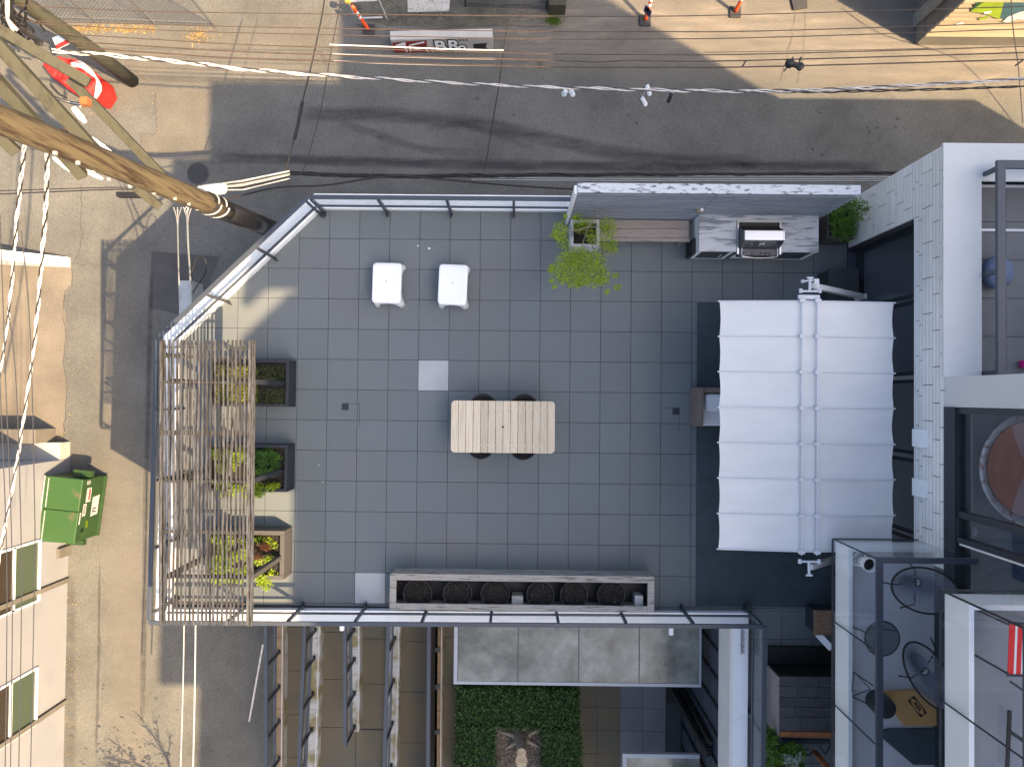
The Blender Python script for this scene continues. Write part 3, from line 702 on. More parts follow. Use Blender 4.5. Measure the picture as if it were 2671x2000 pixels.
# ------------------------------------------------------------------ slatted canopy over three planters
kp = K(370,700,4.14); kq = K(370,1330,5.267)
zs = 2.07
pg = thing('slatted_canopy', 'weathered wooden slat canopy over the planters at the left edge', 'pergola', kp(700,1600,0))
sl_me = MB()
for i in range(23):
    a = kp(205+i*45.45+random.uniform(-2,2), 775+random.uniform(-6,4), zs); b = kq(256+i*56.5+random.uniform(-4,4), 1575+random.uniform(-12,12), zs)
    s_ = MB(); wv = .034; n = 7; pts = []
    ph = random.uniform(0,6); amp = random.uniform(.002,.010)
    for k in range(n+1):
        t = k/n; p = a.lerp(b,t); p.x += amp*math.sin(ph+t*7); p.z += .004*math.sin(ph*2+t*5)
        pts.append(p)
    for k in range(n): s_.bar(pts[k],pts[k+1],wv*random.uniform(.86,1.1),.022,roll=random.uniform(-.22,.22))
    s_.build('slat', m_slat, pg)
# one slat has slipped sideways, and bark-edged spares lie on top
s_ = MB().bar(K(370,1050,5.267)(1285,60,zs+.035),K(370,1050,5.267)(1205,1000,zs+.04),.036,.022); s_.build('slat', m_slat, pg)
for xx in (1470,1505): MB().bar(kp(1181+(xx-1470)*.9,778,zs-.04),kq(xx,1585,zs-.04),.035,.075).build('rim_beam', m_slat, pg)
MB().bar(kp(205,1500,zs-.05) if False else kp(214,790,zs-.06),kq(262,1560,zs-.06),.045,.07).build('rim_beam', m_slat, pg)
for v in (905,930,996,1125,1131,1254,1386,1572):
    wv_ = .03 if v in (905,1572) else .042
    a = P(424,v,zs-.055); b = P(655,v+2,zs-.055)
    MB().bar((a.x,a.y,zs-.056),(b.x,b.y,zs-.056),wv_,.045).build('batten', m_slat2, pg)
posts = []
for y in (.195,-1.51,-3.18):
    for x in (-4.55,-5.98):
        MB().bar(rel(x,y,.3 if x>-5 else 0.0),rel(x,y,zs-.10),.085,.085).build('post', m_navy if y>-2 else m_planterb, pg)
    MB().bar(rel(-4.60,y,zs-.12),rel(-5.94,y,zs-.12),.05,.07).build('cross_beam', m_slat2, pg)
# ---- planters with their plants
def planter(y1, y0, x0, x1, h, wall, mat, lab, g_='planters under the slatted canopy'):
    o = thing('planter', lab, 'planter', (CAM.x+x0,CAM.y+y0,0), g_)
    X0,X1,Y0,Y1 = CAM.x+x0,CAM.x+x1,CAM.y+y0,CAM.y+y1
    MB().box(X0,Y1-wall,0.001,X1,Y1,h).build('side_board', mat, o, bevel=.006); MB().box(X0,Y0,0.001,X1,Y0+wall,h).build('side_board', mat, o, bevel=.006)
    MB().box(X1-wall,Y0+wall+.001,0.001,X1,Y1-wall-.001,h).build('end_board', mat, o, bevel=.006); MB().box(X0,Y0+wall+.001,0.001,X0+wall,Y1-wall-.001,h).build('end_board', mat, o, bevel=.006)
    MB().box(X0+wall+.001,Y0+wall+.001,.05,X1-wall-.001,Y1-wall-.001,h-.09).build('soil', m_soil, o)
    return (X0+X1)/2,(Y0+Y1)/2
gp = 'planters under the slatted canopy'
cx,cy = planter(.66,-.26,-5.98,-4.43,.48,.06,m_navy,'charcoal planter with clipped box hedge, nearest the angled corner')
p = MB(); p2 = MB()
for q in range(10):
    X = CAM.x-5.75+q*.13
    for yy in (.45,.28,-.0,-.14): p.leaves((X,CAM.y+yy,.45),(.10,.10,.09),105,.030)
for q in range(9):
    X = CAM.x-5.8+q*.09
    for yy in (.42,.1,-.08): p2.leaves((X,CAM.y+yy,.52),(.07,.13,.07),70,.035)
bx = thing('box_hedge', 'low clipped box hedge in the top charcoal planter', 'hedge', (cx,cy,.4)); p.build('foliage', m_boxl, bx); p2.build('foliage', m_box_sunlit, bx)
cx,cy = planter(-1.00,-1.91,-5.98,-4.43,.48,.06,m_navy,'charcoal planter with leafy green shrub, middle of the three')
p = MB(); p2 = MB()
for q in range(26): p.leaves((CAM.x+random.uniform(-5.1,-4.62),CAM.y+random.uniform(-1.55,-1.12),random.uniform(.44,.62)),(.12,.10,.08),90,.045,.6,.45)
for q in range(26): p2.leaves((CAM.x+random.uniform(-5.8,-4.65),CAM.y+random.uniform(-1.98,-1.72),random.uniform(.42,.56)),(.11,.08,.07),95,.038,.5,.5)
for q in range(16): p2.leaves((CAM.x+random.uniform(-5.85,-5.25),CAM.y+random.uniform(-1.5,-1.1),random.uniform(.46,.6)),(.11,.09,.08),90,.038,.5,.5)
sh_ = thing('leafy_shrub', 'leafy green shrub spilling over the middle planter edge', 'shrub', (cx,cy,.4)); p.build('foliage', m_fern, sh_); p2.build('foliage', m_lime, sh_)
cx,cy = planter(-2.66,-3.60,-5.98,-4.46,.50,.085,m_planterb,'brown grey planter with lime leaves, nearest the bottom railing')
p = MB(); p2 = MB(); tw_ = MB()
for q in range(52):
    x,y = random.uniform(-5.85,-4.66), random.uniform(-3.62,-2.82)
    p.leaves((CAM.x+x,CAM.y+y,random.uniform(.44,.64)),(.11,.09,.08),80,.042,.5,.55)
for q in range(9): p.leaves((CAM.x+random.uniform(-4.95,-4.75),CAM.y+random.uniform(-3.78,-3.6),random.uniform(.42,.5)),(.09,.07,.05),60,.045,.5,.3)
for q in range(13): p2.leaves((CAM.x+random.uniform(-5.05,-4.72),CAM.y+random.uniform(-3.12,-2.9),random.uniform(.6,.74)),(.09,.08,.07),90,.05,.3,.22)
for q in range(26):
    c = Vector((CAM.x-4.98,CAM.y-3.05,.5)); a = random.uniform(0,6.28); d = Vector((math.cos(a)*.28,math.sin(a)*.22,.22))
    tw_.tube([c,c+d*.5+Vector((random.uniform(-.03,.03),random.uniform(-.03,.03),.05)),c+d],[.006,.004,.002],4)
sh_ = thing('mixed_shrubs', 'lime leaved shrub with russet twigs in the bottom planter', 'shrub', (cx,cy,.4)); p.build('foliage', m_lime, sh_); p2.build('russet_foliage', m_redl, sh_); tw_.build('twigs', m_bark, sh_)

# ------------------------------------------------------------------ furniture on the terrace
def stool(c, rz, wd, dp, lab):
    o = thing('lounge_stool', lab, 'stool', (c.x,c.y,0), 'white moulded stools')
    per = []; r = .07; hw, hd = wd/2, dp/2
    def side(a,b,n):
        for k in range(n): per.append((a[0]+(b[0]-a[0])*k/n, a[1]+(b[1]-a[1])*k/n))
    cs = [(-hw,-hd),(hw,-hd),(hw,hd),(-hw,hd)]
    for q in range(4):
        A,B = cs[q],cs[(q+1)%4]; l = math.dist(A,B); ux,uy = (B[0]-A[0])/l,(B[1]-A[1])/l
        side((A[0]+ux*r,A[1]+uy*r),(B[0]-ux*r,B[1]-uy*r),22)
        nx,ny = -uy,ux; cc = (B[0]-ux*r+nx*r, B[1]-uy*r+ny*r); a0 = math.atan2(-ny,-nx)
        for k in range(6): t = a0+math.pi/2*k/6; per.append((cc[0]+r*math.cos(t),cc[1]+r*math.sin(t)))
    n = len(per); H = .45
    def dcor(p):
        return min(math.hypot(abs(p[0])-hw+.02,abs(p[1])-hd+.02) for _ in (0,))
    rings = []
    for f,z in ((.3,-.011),(.45,-.010),(.8,-.004),(.93,.002),(.985,-.006),(1.0,-.028)):
        rings.append([(p[0]*f, p[1]*f, H+z-(.05*max(0,(p[1]*f/hd-.62)/.38)**2 if f<2 else 0)) for p in per])
    zb = []
    for p in per:
        d = math.hypot(max(0,hw-.06-abs(p[0])) if abs(p[1])>hd-.03 else 0, max(0,hd-.06-abs(p[1])) if abs(p[0])>hw-.03 else 0)
        t = min(1,max(0,(d-.03)/.20)); zb.append(.335*math.sqrt(max(0,1-(1-t)**2)))
    for q in (.33,.66,1.0):
        ring = []
        for p,z in zip(per,zb):
            zz = (H-.028)*(1-q)+z*q; fl = 1+.10*((H-zz)/H)**2*(1 if z<.2 else .3); ring.append((p[0]*fl,p[1]*fl,zz-(.05*max(0,(p[1]/hd-.62)/.38)**2)*(1-q)))
        rings.append(ring)
    vs_ = []; fs = []
    ca,sa = math.cos(rz),math.sin(rz)
    for ring in rings:
        for x,y,z in ring: vs_.append((c.x+x*ca-y*sa, c.y+x*sa+y*ca, z+.013))
    for i in range(len(rings)-1):
        for k in range(n): fs.append((i*n+k,(i+1)*n+k,(i+1)*n+(k+1)%n,i*n+(k+1)%n))
    m = MB().add(vs_,fs); m.f.append(list(range(n))); m.m.append(0); me = m.mesh('shell', m_plastic, True)
    s_ = bpy.data.objects.new('shell', me); COL.objects.link(s_); setp(s_, o)
    md = s_.modifiers.new('sol','SOLIDIFY'); md.thickness = .012
    MB().lathe([(.011,0),(.011,.002),(0,.002)], (c.x-.008,c.y+.03,H+.0005), 12).build('drain_hole', m_black, o)
    return o
c1 = k11(1128,786,.45); stool(c1, R_(-1), .565, .80, 'white moulded stool nearer the left edge of the terrace')
c2 = k11(1699,800,.45); stool(c2, R_(-2), .565, .80, 'white moulded stool nearer the potted tree')
# plank table
kt = k12; tl = k12(1685,146,.74); br = k22(368,770,.74)
tb = thing('plank_table', 'pale plank dining table with rounded corners and centre hole', 'table', ((tl.x+br.x)/2,(tl.y+br.y)/2,0))
X0,X1,Y1,Y0 = tl.x,br.x,tl.y,br.y; n = 14; pw = (X1-X0)/n
for k in range(n):
    xa,xb = X0+k*pw+.0038, X0+(k+1)*pw-.0038; r = .075
    if k == 0: poly = [(xb,Y0),(xb,Y1)]+[(xa+r-r*math.sin(t),Y1-r+r*math.cos(t)) for t in [i*math.pi/10 for i in range(6)]]+[(xa+r-r*math.cos(t),Y0+r-r*math.sin(t)) for t in [i*math.pi/10 for i in range(6)]]
    elif k == n-1: poly = [(xa,Y1),(xa,Y0)]+[(xb-r+r*math.sin(t),Y0+r-r*math.cos(t)) for t in [i*math.pi/10 for i in range(6)]]+[(xb-r+r*math.cos(t),Y1-r+r*math.sin(t)) for t in [i*math.pi/10 for i in range(6)]]
    else: poly = [(xa,Y0),(xb,Y0),(xb,Y1),(xa,Y1)]
    MB().prism(poly,.712,.74).build('plank', m_table, tb, bevel=.0015)
MB().lathe([(.022,0),(.022,.002),(.0,.002)], ((X0+X1)/2,(Y0+Y1)/2,.7405), 14).build('umbrella_hole', m_black, tb)
MB().box(X0+.1,Y0+.12,.66,X1-.1,Y0+.16,.711).box(X0+.1,Y1-.16,.66,X1-.1,Y1-.12,.711).box(X0+.1,Y0+.161,.66,X0+.14,Y1-.161,.711).box(X1-.14,Y0+.161,.66,X1-.1,Y1-.161,.711).build('apron', m_table, tb)
for x in (X0+.15,X1-.15):
    for y in (Y0+.17,Y1-.17): MB().box(x-.035,y-.035,.001,x+.035,y+.035,.659).build('leg', m_table, tb)
# black woven chairs tucked under the table
def chair(x, y, rz, lab, first=None):
    if first is not None:
        o = copy_tree(first); o.location = (x,y,0); o.rotation_euler = (0,0,rz); o['label'] = lab; return o
    o = thing('woven_chair', lab, 'chair', (0,0,0), 'black chairs tucked under the plank table')
    sb = MB(); n = 20
    sb.lathe([(.0,.44),(.2,.43),(.25,.445),(.255,.46),(.25,.455),(.2,.445),(0,.452)], (0,.02,0), 24); sb.build('seat', m_mesh, o, smooth='all')
    bk = MB(); rim = []
    angs = [math.pi*(1.0+k/n) for k in range(n+1)]
    for a0,a1 in zip(angs[:-1],angs[1:]):
        bk.quad((.27*math.cos(a0),.05+.30*math.sin(a0),.50),(.27*math.cos(a1),.05+.30*math.sin(a1),.50),(.285*math.cos(a1),.05+.335*math.sin(a1),.69),(.285*math.cos(a0),.05+.335*math.sin(a0),.69))
        # inner sloping weave
        bk.quad((.25*math.cos(a0),.05+.22*math.sin(a0),.56),(.25*math.cos(a1),.05+.22*math.sin(a1),.56),(.283*math.cos(a1),.05+.333*math.sin(a1),.685),(.283*math.cos(a0),.05+.333*math.sin(a0),.685))
    bk.build('backrest', m_mesh, o)
    MB().tube([(.285*math.cos(a),.05+.337*math.sin(a),.692) for a in angs],.013,8).build('rim', m_black, o)
    for k in range(9):
        a = math.pi*(1.08+k*.105); MB().tube([(.27*math.cos(a),.05+.30*math.sin(a),.48),(.286*math.cos(a),.05+.338*math.sin(a),.69)],.005,5).build('back_bar', m_black, o)
    for sx in (-1,1):
        for sy in (-1,1): MB().tube([(sx*.17,.02+sy*.16,.44),(sx*.22,.02+sy*.21,.001)],.011,6).build('leg', m_black, o)
    return o
ct = k12(1962,92,.69); cb = k12(1940,650,.69); ct2 = k22(105,258,.69); cb2 = k22(92,823,.69)
ch = chair(0,0,0,'black woven chair on the upper side of the table, left')
ch.location = (ct.x,ct.y-.287,0); ch.rotation_euler = (0,0,math.pi)
chair(ct2.x,ct2.y-.287,math.pi,'black woven chair on the upper side of the table, right',ch)
chair(cb.x,cb.y+.287,0,'black woven chair on the lower side of the table, left',ch)
chair(cb2.x,cb2.y+.287,0,'black woven chair on the lower side of the table, right',ch)
# ------------------------------------------------------------------ privacy screen, bench, potted tree, grill island
zt = 2.2
pL,pM,pR = k21(565,178,zt), k21(1783,182,zt), k31(798,180,zt); oL,oR = k21(565,97,zt), k31(798,103,zt)
sc = thing('privacy_screen', 'slate boarded privacy screen with weathered cap behind the grill', 'screen', (pL.x,pL.y,0))
y_in = (pL.y+pR.y)/2-.0; y_out = (oL.y+oR.y)/2
bm_ = {}
for (xa,xb) in ((pL.x,pM.x-.004),(pM.x+.004,pR.x)):
    nb = 13; hb = (zt-.16)/nb; bh = hb-.08
    me = MB().add([(0,-.042,0),(xb-xa,-.042,0),(xb-xa,-.042,bh),(0,-.042,bh),(0,.0,0),(xb-xa,.0,0),(xb-xa,.0,bh),(0,.0,bh)],
        [(0,1,2,3),(3,2,6,7),(5,4,7,6),(0,4,5,1),(0,3,7,4),(1,5,6,2)]).mesh('board', m_corr)
    for k in range(nb): inst(me,'board',sc,(xa,y_in+.03,.10+k*hb))
    MB().box(xa,y_in+.032,.1,xb,y_in+.06,zt-.05).build('backing', m_dark, sc)
    MB().box(xa-.002,y_in-.006,zt-.04,xb+.002,y_out,zt).build('cap', m_capm, sc)
    MB().box(xa,y_out-.05,.21,xb,y_out-.02,zt-.05).build('back_panel', m_corr, sc)
MB().box(pL.x-.05,y_in-.02,.001,pL.x-.004,y_out-.03,zt-.042).build('end_panel', m_white, sc)
MB().box(pM.x-.006,y_in-.006,.1,pM.x+.006,y_in+.028,zt-.05).build('joint_cover', m_dark, sc)
c = k21(1620,305,1.2); wl = thing('wall_lamp', 'tiny brass wall lamp on the boarded screen', 'lamp', (c.x,y_in,1.2))
MB().box(c.x-.06,y_in-.07,1.15,c.x+.05,y_in-.005,1.23).build('housing', M('brass',(.25,.2,.12),.5), wl); MB().box(c.x-.0,y_in-.06,1.231,c.x+.05,y_in-.01,1.27).build('cap', m_white, wl)
# bench
a,b = k21(900,408,.46), k21(1537,600,.46)
bn = thing('wooden_bench', 'grey brown plank bench between potted tree and grill island', 'bench', ((a.x+b.x)/2,(a.y+b.y)/2,0))
a.x -= .45
yb = [a.y, a.y-.173, a.y-.343, b.y]
for k in range(3): MB().box(a.x,yb[k+1]+.004,.42,b.x-.02*(k!=2),yb[k]-.002,.46).build('plank', m_bench, bn, bevel=.004)
for x in (a.x+.1,b.x-.16): MB().box(x,b.y+.03,.001,x+.06,a.y-.04,.419).build('leg', m_bench, bn)
# potted tree
a,b = k21(507,405,.56), k21(752,642,.56)
pt = thing('tree_planter', 'square grey white planter box holding a small green tree', 'planter', ((a.x+b.x)/2,(a.y+b.y)/2,0))
m_pbox = M('grey white planter wood', (.50,.51,.50), .8, .2, 4, .4, 14, col2=(.26,.29,.29), thr=(.5,.62))
w_ = .055
MB().box(a.x,b.y,.001,a.x+w_,a.y,.56).build('side_board', m_pbox, pt); MB().box(b.x-w_,b.y,.001,b.x,a.y,.56).build('side_board', m_pbox, pt)
MB().box(a.x+w_+.001,a.y-w_,.001,b.x-w_-.001,a.y,.56).build('side_board', m_pbox, pt); MB().box(a.x+w_+.001,b.y,.001,b.x-w_-.001,b.y+w_,.56).build('side_board', m_pbox, pt)
MB().box(a.x+w_+.002,b.y+w_+.002,.05,b.x-w_-.002,a.y-w_-.002,.46).build('soil', m_soil, pt)
tr = thing('potted_tree', 'small airy tree with bright green leaves and bare twigs', 'tree', ((a.x+b.x)/2,(a.y+b.y)/2,.46))
tk = MB(); base = Vector(((a.x+b.x)/2+.02,(a.y+b.y)/2,.44))
joints = [base, k21(640,520,.9), k21(650,470,1.15), k21(700,430,1.4)]
tk.tube(joints,[.022,.018,.014,.010],7)
def limb(pts, r): tk.tube(smooth_line([tuple(p) for p in pts],3),[r*(1-.8*i/(3*(len(pts)-1))) for i in range(3*(len(pts)-1)+1)],5)
limb([joints[1],k21(600,640,1.2),k21(560,760,1.4),k21(520,880,1.5)],.014); limb([joints[1],k21(700,650,1.1),k21(760,780,1.35),k21(800,900,1.5)],.013)
limb([joints[2],k21(560,500,1.3),k21(450,500,1.5),k21(390,540,1.6)],.011); limb([joints[2],k21(780,480,1.25),k21(850,480,1.4)],.010)
twp = [((700,430),(750,360),(830,320),(900,240)),((740,380),(700,310),(670,240)),((800,330),(870,335),(960,360)),((740,390),(840,440),(940,470)),((750,600),(820,680),(830,760)),((760,620),(860,700),(890,740)),((700,580),(770,680),(820,740)),((860,480),(920,520),(960,610))]
for q in twp: limb([k21(x,y,1.35+.08*i) for i,(x,y) in enumerate(q)],.007)
for _ in range(60):
    q = random.choice(twp); i = random.randrange(len(q)); x,y = q[i]; p0 = k21(x+random.uniform(-15,15),y+random.uniform(-15,15),1.35+.08*i)
    p1 = p0 + Vector((random.uniform(-.10,.13),random.uniform(-.08,.12),random.uniform(-.03,.08))); tk.tube([p0,(p0+p1)/2+Vector((0,0,.01)),p1],[.003,.002,.0012],4)
tk.build('trunk', m_bark, tr)
lf = MB()
cl = [(420,500,1.5,60,75,60),(390,545,1.5,50,40,34),(440,610,1.35,50,45,34),(560,385,1.2,40,22,26),(460,380,1.3,18,16,12),(640,440,1.1,80,40,44),(600,470,1.0,70,50,40),(820,450,1.3,70,55,60),(840,500,1.3,65,50,46),(700,560,1.2,60,60,46),(830,620,1.4,70,60,60),(850,660,1.4,55,45,36),
 (560,720,1.4,120,70,120),(480,760,1.5,90,70,80),(640,760,1.45,110,80,110),(740,770,1.4,70,90,66),(400,840,1.6,80,60,60),(500,860,1.6,100,80,90),(600,880,1.6,90,90,80),(700,870,1.6,90,80,66),(780,880,1.5,60,70,36),(450,930,1.6,70,35,34),(590,930,1.6,60,50,40),(700,950,1.6,60,50,34),(780,940,1.6,55,40,28),(340,935,1.6,22,20,12),(370,985,1.6,22,16,10),(910,990,1.5,30,22,16),(820,1030,1.5,22,20,10),(890,890,1.5,30,20,12),(560,960,1.6,40,40,18),(340,830,1.6,30,30,20),(500,980,1.6,22,18,10)]
for x,y,z,rx,ry,nn in cl:
    c = k21(x,y,z); d = 14.267-z; s_ = d/1851/3.3114
    lf.leaves(c,(rx*s_*1.22,ry*s_*1.22,.18),int(nn*9),.030,.5,.42)
lf.build('foliage', leafmat('tree leaves',(.09,.17,.008),(.46,.60,.03)), tr)
# grill island
kg = K(1780,520,5.53); zt = .80
a = kg(242,208,zt); b = kg(1966,766,zt)
X0,X1,Y1,Y0 = a.x,b.x,a.y,b.y
gi = thing('grill_island', 'white outdoor kitchen island with striped granite top', 'counter', ((X0+X1)/2,(Y0+Y1)/2,0))
gx0,gx1 = kg(785,330,zt).x, kg(1418,330,zt).x; gy1 = kg(800,312,zt).y
MB().box(X0,Y0,zt-.035,gx0-.001,Y1,zt).build('granite_top', m_granite, gi, bevel=.004)
MB().box(gx1+.001,Y0,zt-.035,X1,Y1,zt).build('granite_top', m_granite, gi, bevel=.004)
MB().box(gx0,gy1+.001,zt-.035,gx1,Y1,zt).build('granite_top', m_granite, gi)
MB().box(X0+.004,Y0+.02,.06,X1-.02,Y1-.01,zt-.036).build('cabinet', m_white, gi)
fy = Y0+.018
fr = MB()
for x0_,x1_ in ((X0+.004,X0+.07),(X0+.62,X0+.68),(X1-.09,X1-.02)): fr.box(x0_,fy-.012,.06,x1_,fy,zt-.04)
fr.box(X0+.071,fy-.012,.06,X0+.619,fy,.09); fr.box(X1-.62,fy-.012,.06,X1-.091,fy,.09)
fr.build('door_frame', m_white, gi)
for x0_,x1_ in ((X0+.075,X0+.615),(X0+.685,gx0+.06),(X1-.62,X1-.095)): MB().box(x0_,fy-.008,.095,x1_,fy-.001,zt-.05).build('cabinet_door', m_steel_d, gi)
MB().box(X0+.5,fy-.03,.3,X0+.515,fy-.012,.5).build('handle', m_alum, gi)
tbn = kg(70,740,.4); MB().box(X0-.07,Y0-.0,.05,X0-.003,Y0+.30,.55).build('side_bin', m_black, gi)
gr = thing('gas_grill', 'stainless gas grill with hood and knobs set in the granite', 'grill', ((gx0+gx1)/2,Y0,zt))
fgr = MB(); fgr.box(gx0+.001,gy1-.03,zt-.02,gx1-.001,gy1-.001,zt+.03); fgr.box(gx0+.001,Y0-.05,zt-.02,gx0+.03,gy1-.031,zt+.03); fgr.box(gx1-.03,Y0-.05,zt-.02,gx1-.001,gy1-.031,zt+.03)
fgr.build('trim', m_steel, gr)
MB().box(gx0+.031,Y0-.03,zt-.1,gx1-.031,gy1-.032,zt-.005).build('firebox', m_black, gr)
# hood: section swept along x
hx0,hx1 = gx0+.06, gx1-.06; zh = zt+.30
yb_,yt_,yf_ = gy1-.10, kg(1200,452,zh).y, kg(1200,588,zh).y
yfr = Y0+.06
MB().add([(hx0,yb_,zt),(hx0,yt_,zh),(hx0,yf_,zh),(hx0,yfr,zt+.03),(hx1,yb_,zt),(hx1,yt_,zh),(hx1,yf_,zh),(hx1,yfr,zt+.03)],
   [(1,2,6,5),(2,3,7,6),(3,0,4,7)]).build('hood', m_steel, gr)
MB().add([(hx0,yb_,zt),(hx0,yt_,zh-.003),(hx1,yb_,zt),(hx1,yt_,zh-.003)],[(0,1,3,2)]).build('hood_back', m_steel_d, gr)
for hx in (hx0-.022,hx1+.002):
    MB().add([(hx,yb_,zt),(hx,yt_,zh+.006),(hx,yf_-.005,zh+.006),(hx,yfr-.005,zt+.03),(hx+.02,yb_,zt),(hx+.02,yt_,zh+.006),(hx+.02,yf_-.005,zh+.006),(hx+.02,yfr-.005,zt+.03)],
      [(0,1,2,3),(7,6,5,4),(0,4,5,1),(1,5,6,2),(2,6,7,3),(3,7,4,0)]).build('hood_end', m_steel_d if hx<hx1 else m_steel, gr)
dvec = Vector((0,yfr-yf_,zt+.03-zh)); nrm = Vector((0,-(zh-zt-.03),yf_-yfr)).normalized(); nrm = nrm if nrm.z>0 else -nrm
mid = Vector(((hx0+hx1)/2,yf_,zh))+dvec*.52; ux = Vector((1,0,0)); uy = dvec.normalized()
def plate(c,w2,h2,off,th,mat,nm):
    c = c+nrm*off; MB().add([c+ux*sx*w2+uy*sy*h2+nrm*t for t in (0,th) for sx,sy in ((-1,-1),(1,-1),(1,1),(-1,1))],[(0,1,2,3),(7,6,5,4),(0,4,5,1),(1,5,6,2),(2,6,7,3),(3,7,4,0)]).build(nm,mat,gr,bevel=.003)
plate(mid,.043,.028,.001,.008,m_alum,'gauge_plate'); plate(mid,.02,.014,.0095,.006,m_black,'gauge')
MB().box(gx0+.03,Y0-.075,zt-.16,gx1-.03,Y0+.05,zt+.02).build('control_panel', m_steel_d, gr)
for xk in (878,1003,1135,1203,1262):
    x = kg(xk,830,zt).x; MB().tube([(x,Y0-.03,zt+.021),(x,Y0-.055,zt+.05)],[.024,.022],12).build('knob', m_steel, gr)
hp = [(hx0+.02+(hx1-hx0-.04)*t, Y0-.10-.035*math.sin(math.pi*t), zt+.06+.01*math.sin(math.pi*t)) for t in [i/10 for i in range(11)]]
hb_ = MB(); hb_.tube(hp,.011,8); hb_.tube([hp[0],(hp[0][0],yfr,zt+.05)],.008,6); hb_.tube([hp[-1],(hp[-1][0],yfr,zt+.05)],.008,6); hb_.build('handle', m_steel, gr)
# bamboo planter
a,b = k31(508,365,.58), k31(745,572,.58)
bp_ = thing('bamboo_planter', 'grey square planter with dense bamboo leaves by the white wall', 'planter', (a.x,b.y,0))
a.y += .12
w_=.04
MB().box(a.x,b.y,.001,a.x+w_,a.y,.58).build('side_board', m_planterb, bp_); MB().box(b.x-w_,b.y,.001,b.x,a.y,.58).build('side_board', m_planterb, bp_)
MB().box(a.x+w_+.001,a.y-w_,.001,b.x-w_-.001,a.y,.58).build('side_board', m_planterb, bp_); MB().box(a.x+w_+.001,b.y,.001,b.x-w_-.001,b.y+w_,.58).build('side_board', m_planterb, bp_)
MB().box(a.x+w_+.002,b.y+w_+.002,.05,b.x-w_-.002,a.y-w_-.002,.5).build('soil', m_soil, bp_)
bb = thing('bamboo_plant', 'dense green bamboo filling the grey planter by the white wall', 'plant', ((a.x+b.x)/2,(a.y+b.y)/2,.5)); lf = MB()
for x,y,z,nn in ((620,330,.9,120),(700,290,1.0,130),(760,270,1.1,120),(820,310,1.1,90),(580,420,.8,130),(650,420,.9,150),(720,400,.95,150),(780,370,1.1,90),(590,500,.75,150),(660,500,.8,150),(710,480,.85,110),(560,350,.8,60),(620,540,.7,90),(690,540,.7,80)):
    lf.leaves(k31(x,y,z),(.13,.13,.14),nn,.075,.55,.24)
lf.build('foliage', m_bamb, bb)
# ------------------------------------------------------------------ rug, awning, storage box, wicker chair
rg = MB().box(rx0,ry0,.0012,rx1,ry1,.0075).build('outdoor_rug', m_rug); tag(rg,'dark navy outdoor rug under the pale awning','rug')
zr = 2.42
tlc,trc,blc,brc = k21(1772,1112,zr-.10), k31(1084,1122,zr-.10), k22(1806,1596,zr-.10), k32(1092,1612,zr-.10)
ax0,ax1,ay1,ay0 = (tlc.x+blc.x)/2,(trc.x+brc.x)/2,(tlc.y+trc.y)/2,(blc.y+brc.y)/2
r1 = (k31(272,1115,zr+.03).x+k32(300,1600,zr+.03).x)/2; r2 = (k31(402,1115,zr+.03).x+k32(438,1600,zr+.03).x)/2
aw = thing('awning', 'large pale rectangular awning with ribs and twin centre rails', 'awning', (r1,ay0,0))
ribs = [ay1+(ay0-ay1)*k/7 for k in range(8)]
def awz(x):
    if x < r1: return zr-.12*((r1-x)/(r1-ax0))
    if x > r2: return zr-.12*((x-r2)/(ax1-r2))
    return zr
for k in range(7):
    m = MB(); nx_,ny_ = 26,8; vs_ = []
    for j in range(ny_+1):
        t = j/ny_; y = ribs[k]+(ribs[k+1]-ribs[k])*t; sag = math.sin(math.pi*t)
        for i in range(nx_+1):
            s_ = i/nx_; ins = .022*sag; x = ax0+ins+(ax1-ax0-2*ins)*s_
            vs_.append((x,y,awz(x)-(.010+.006*math.sin(k*2.3))*sag-.005*sag*math.sin(s_*9+k*1.7)+random.uniform(-.0018,.0018)*sag))
    m.add(vs_,[(j*(nx_+1)+i,(j+1)*(nx_+1)+i,(j+1)*(nx_+1)+i+1,j*(nx_+1)+i+1) for j in range(ny_) for i in range(nx_)])
    m.build('canopy_panel', m_cloth, aw, smooth='all')
for k,y in enumerate(ribs):
    pts = [(ax0-.03,y,awz(ax0)+.006),(r1,y,zr+.008),(r2,y,zr+.008),(ax1+.03,y,awz(ax1)+.006)]
    MB().tube(pts,.0125,8).build('rib', m_alum, aw)
    for r in (r1,r2): MB().box(r-.045,y-.03,zr+.02,r+.05,y+.03,zr+.075).build('clamp', m_alum, aw)
for r in (r1,r2): MB().box(r-.012,ay0-.05,zr+.03,r+.012,ay1+.05,zr+.06).build('centre_rail', m_alum, aw)
MB().box(r1-.05,ay1+.03,zr-.02,r2+.05,ay1+.10,zr+.02).build('end_block', m_alum, aw)
for s_,yy in ((1,ay1+.16),(-1,ay0-.16)):
    e = MB(); e.tube([(r1-.02,yy,zr+.03),(r2+.04,yy,zr+.03)],.018,8); e.tube([((r1+r2)/2,yy,zr+.03),((r1+r2)/2,yy+s_*.22,zr+.05)],.022,8); e.tube([((r1+r2)/2-.05,yy+s_*.22,zr+.05),((r1+r2)/2+.05,yy+s_*.22,zr+.05)],.018,8)
    for xx in (r1-.02,r2+.04): e.tube([(xx,yy-.03,zr+.035),(xx,yy+.04,zr+.035)],.03,8)
    e.build('end_fitting', m_alum, aw)
    m_x = (r1+r2)/2
    MB().bar((m_x+.05,yy+s_*.10,zr-.03),(XT+.015,yy+s_*.16,.72),.09,.09).build('strut', m_alum, aw)
    MB().bar((XT-.06,yy+s_*.16,.002),(XT-.06,yy+s_*.16,.85),.09,.09).build('wall_post', m_alum, aw)
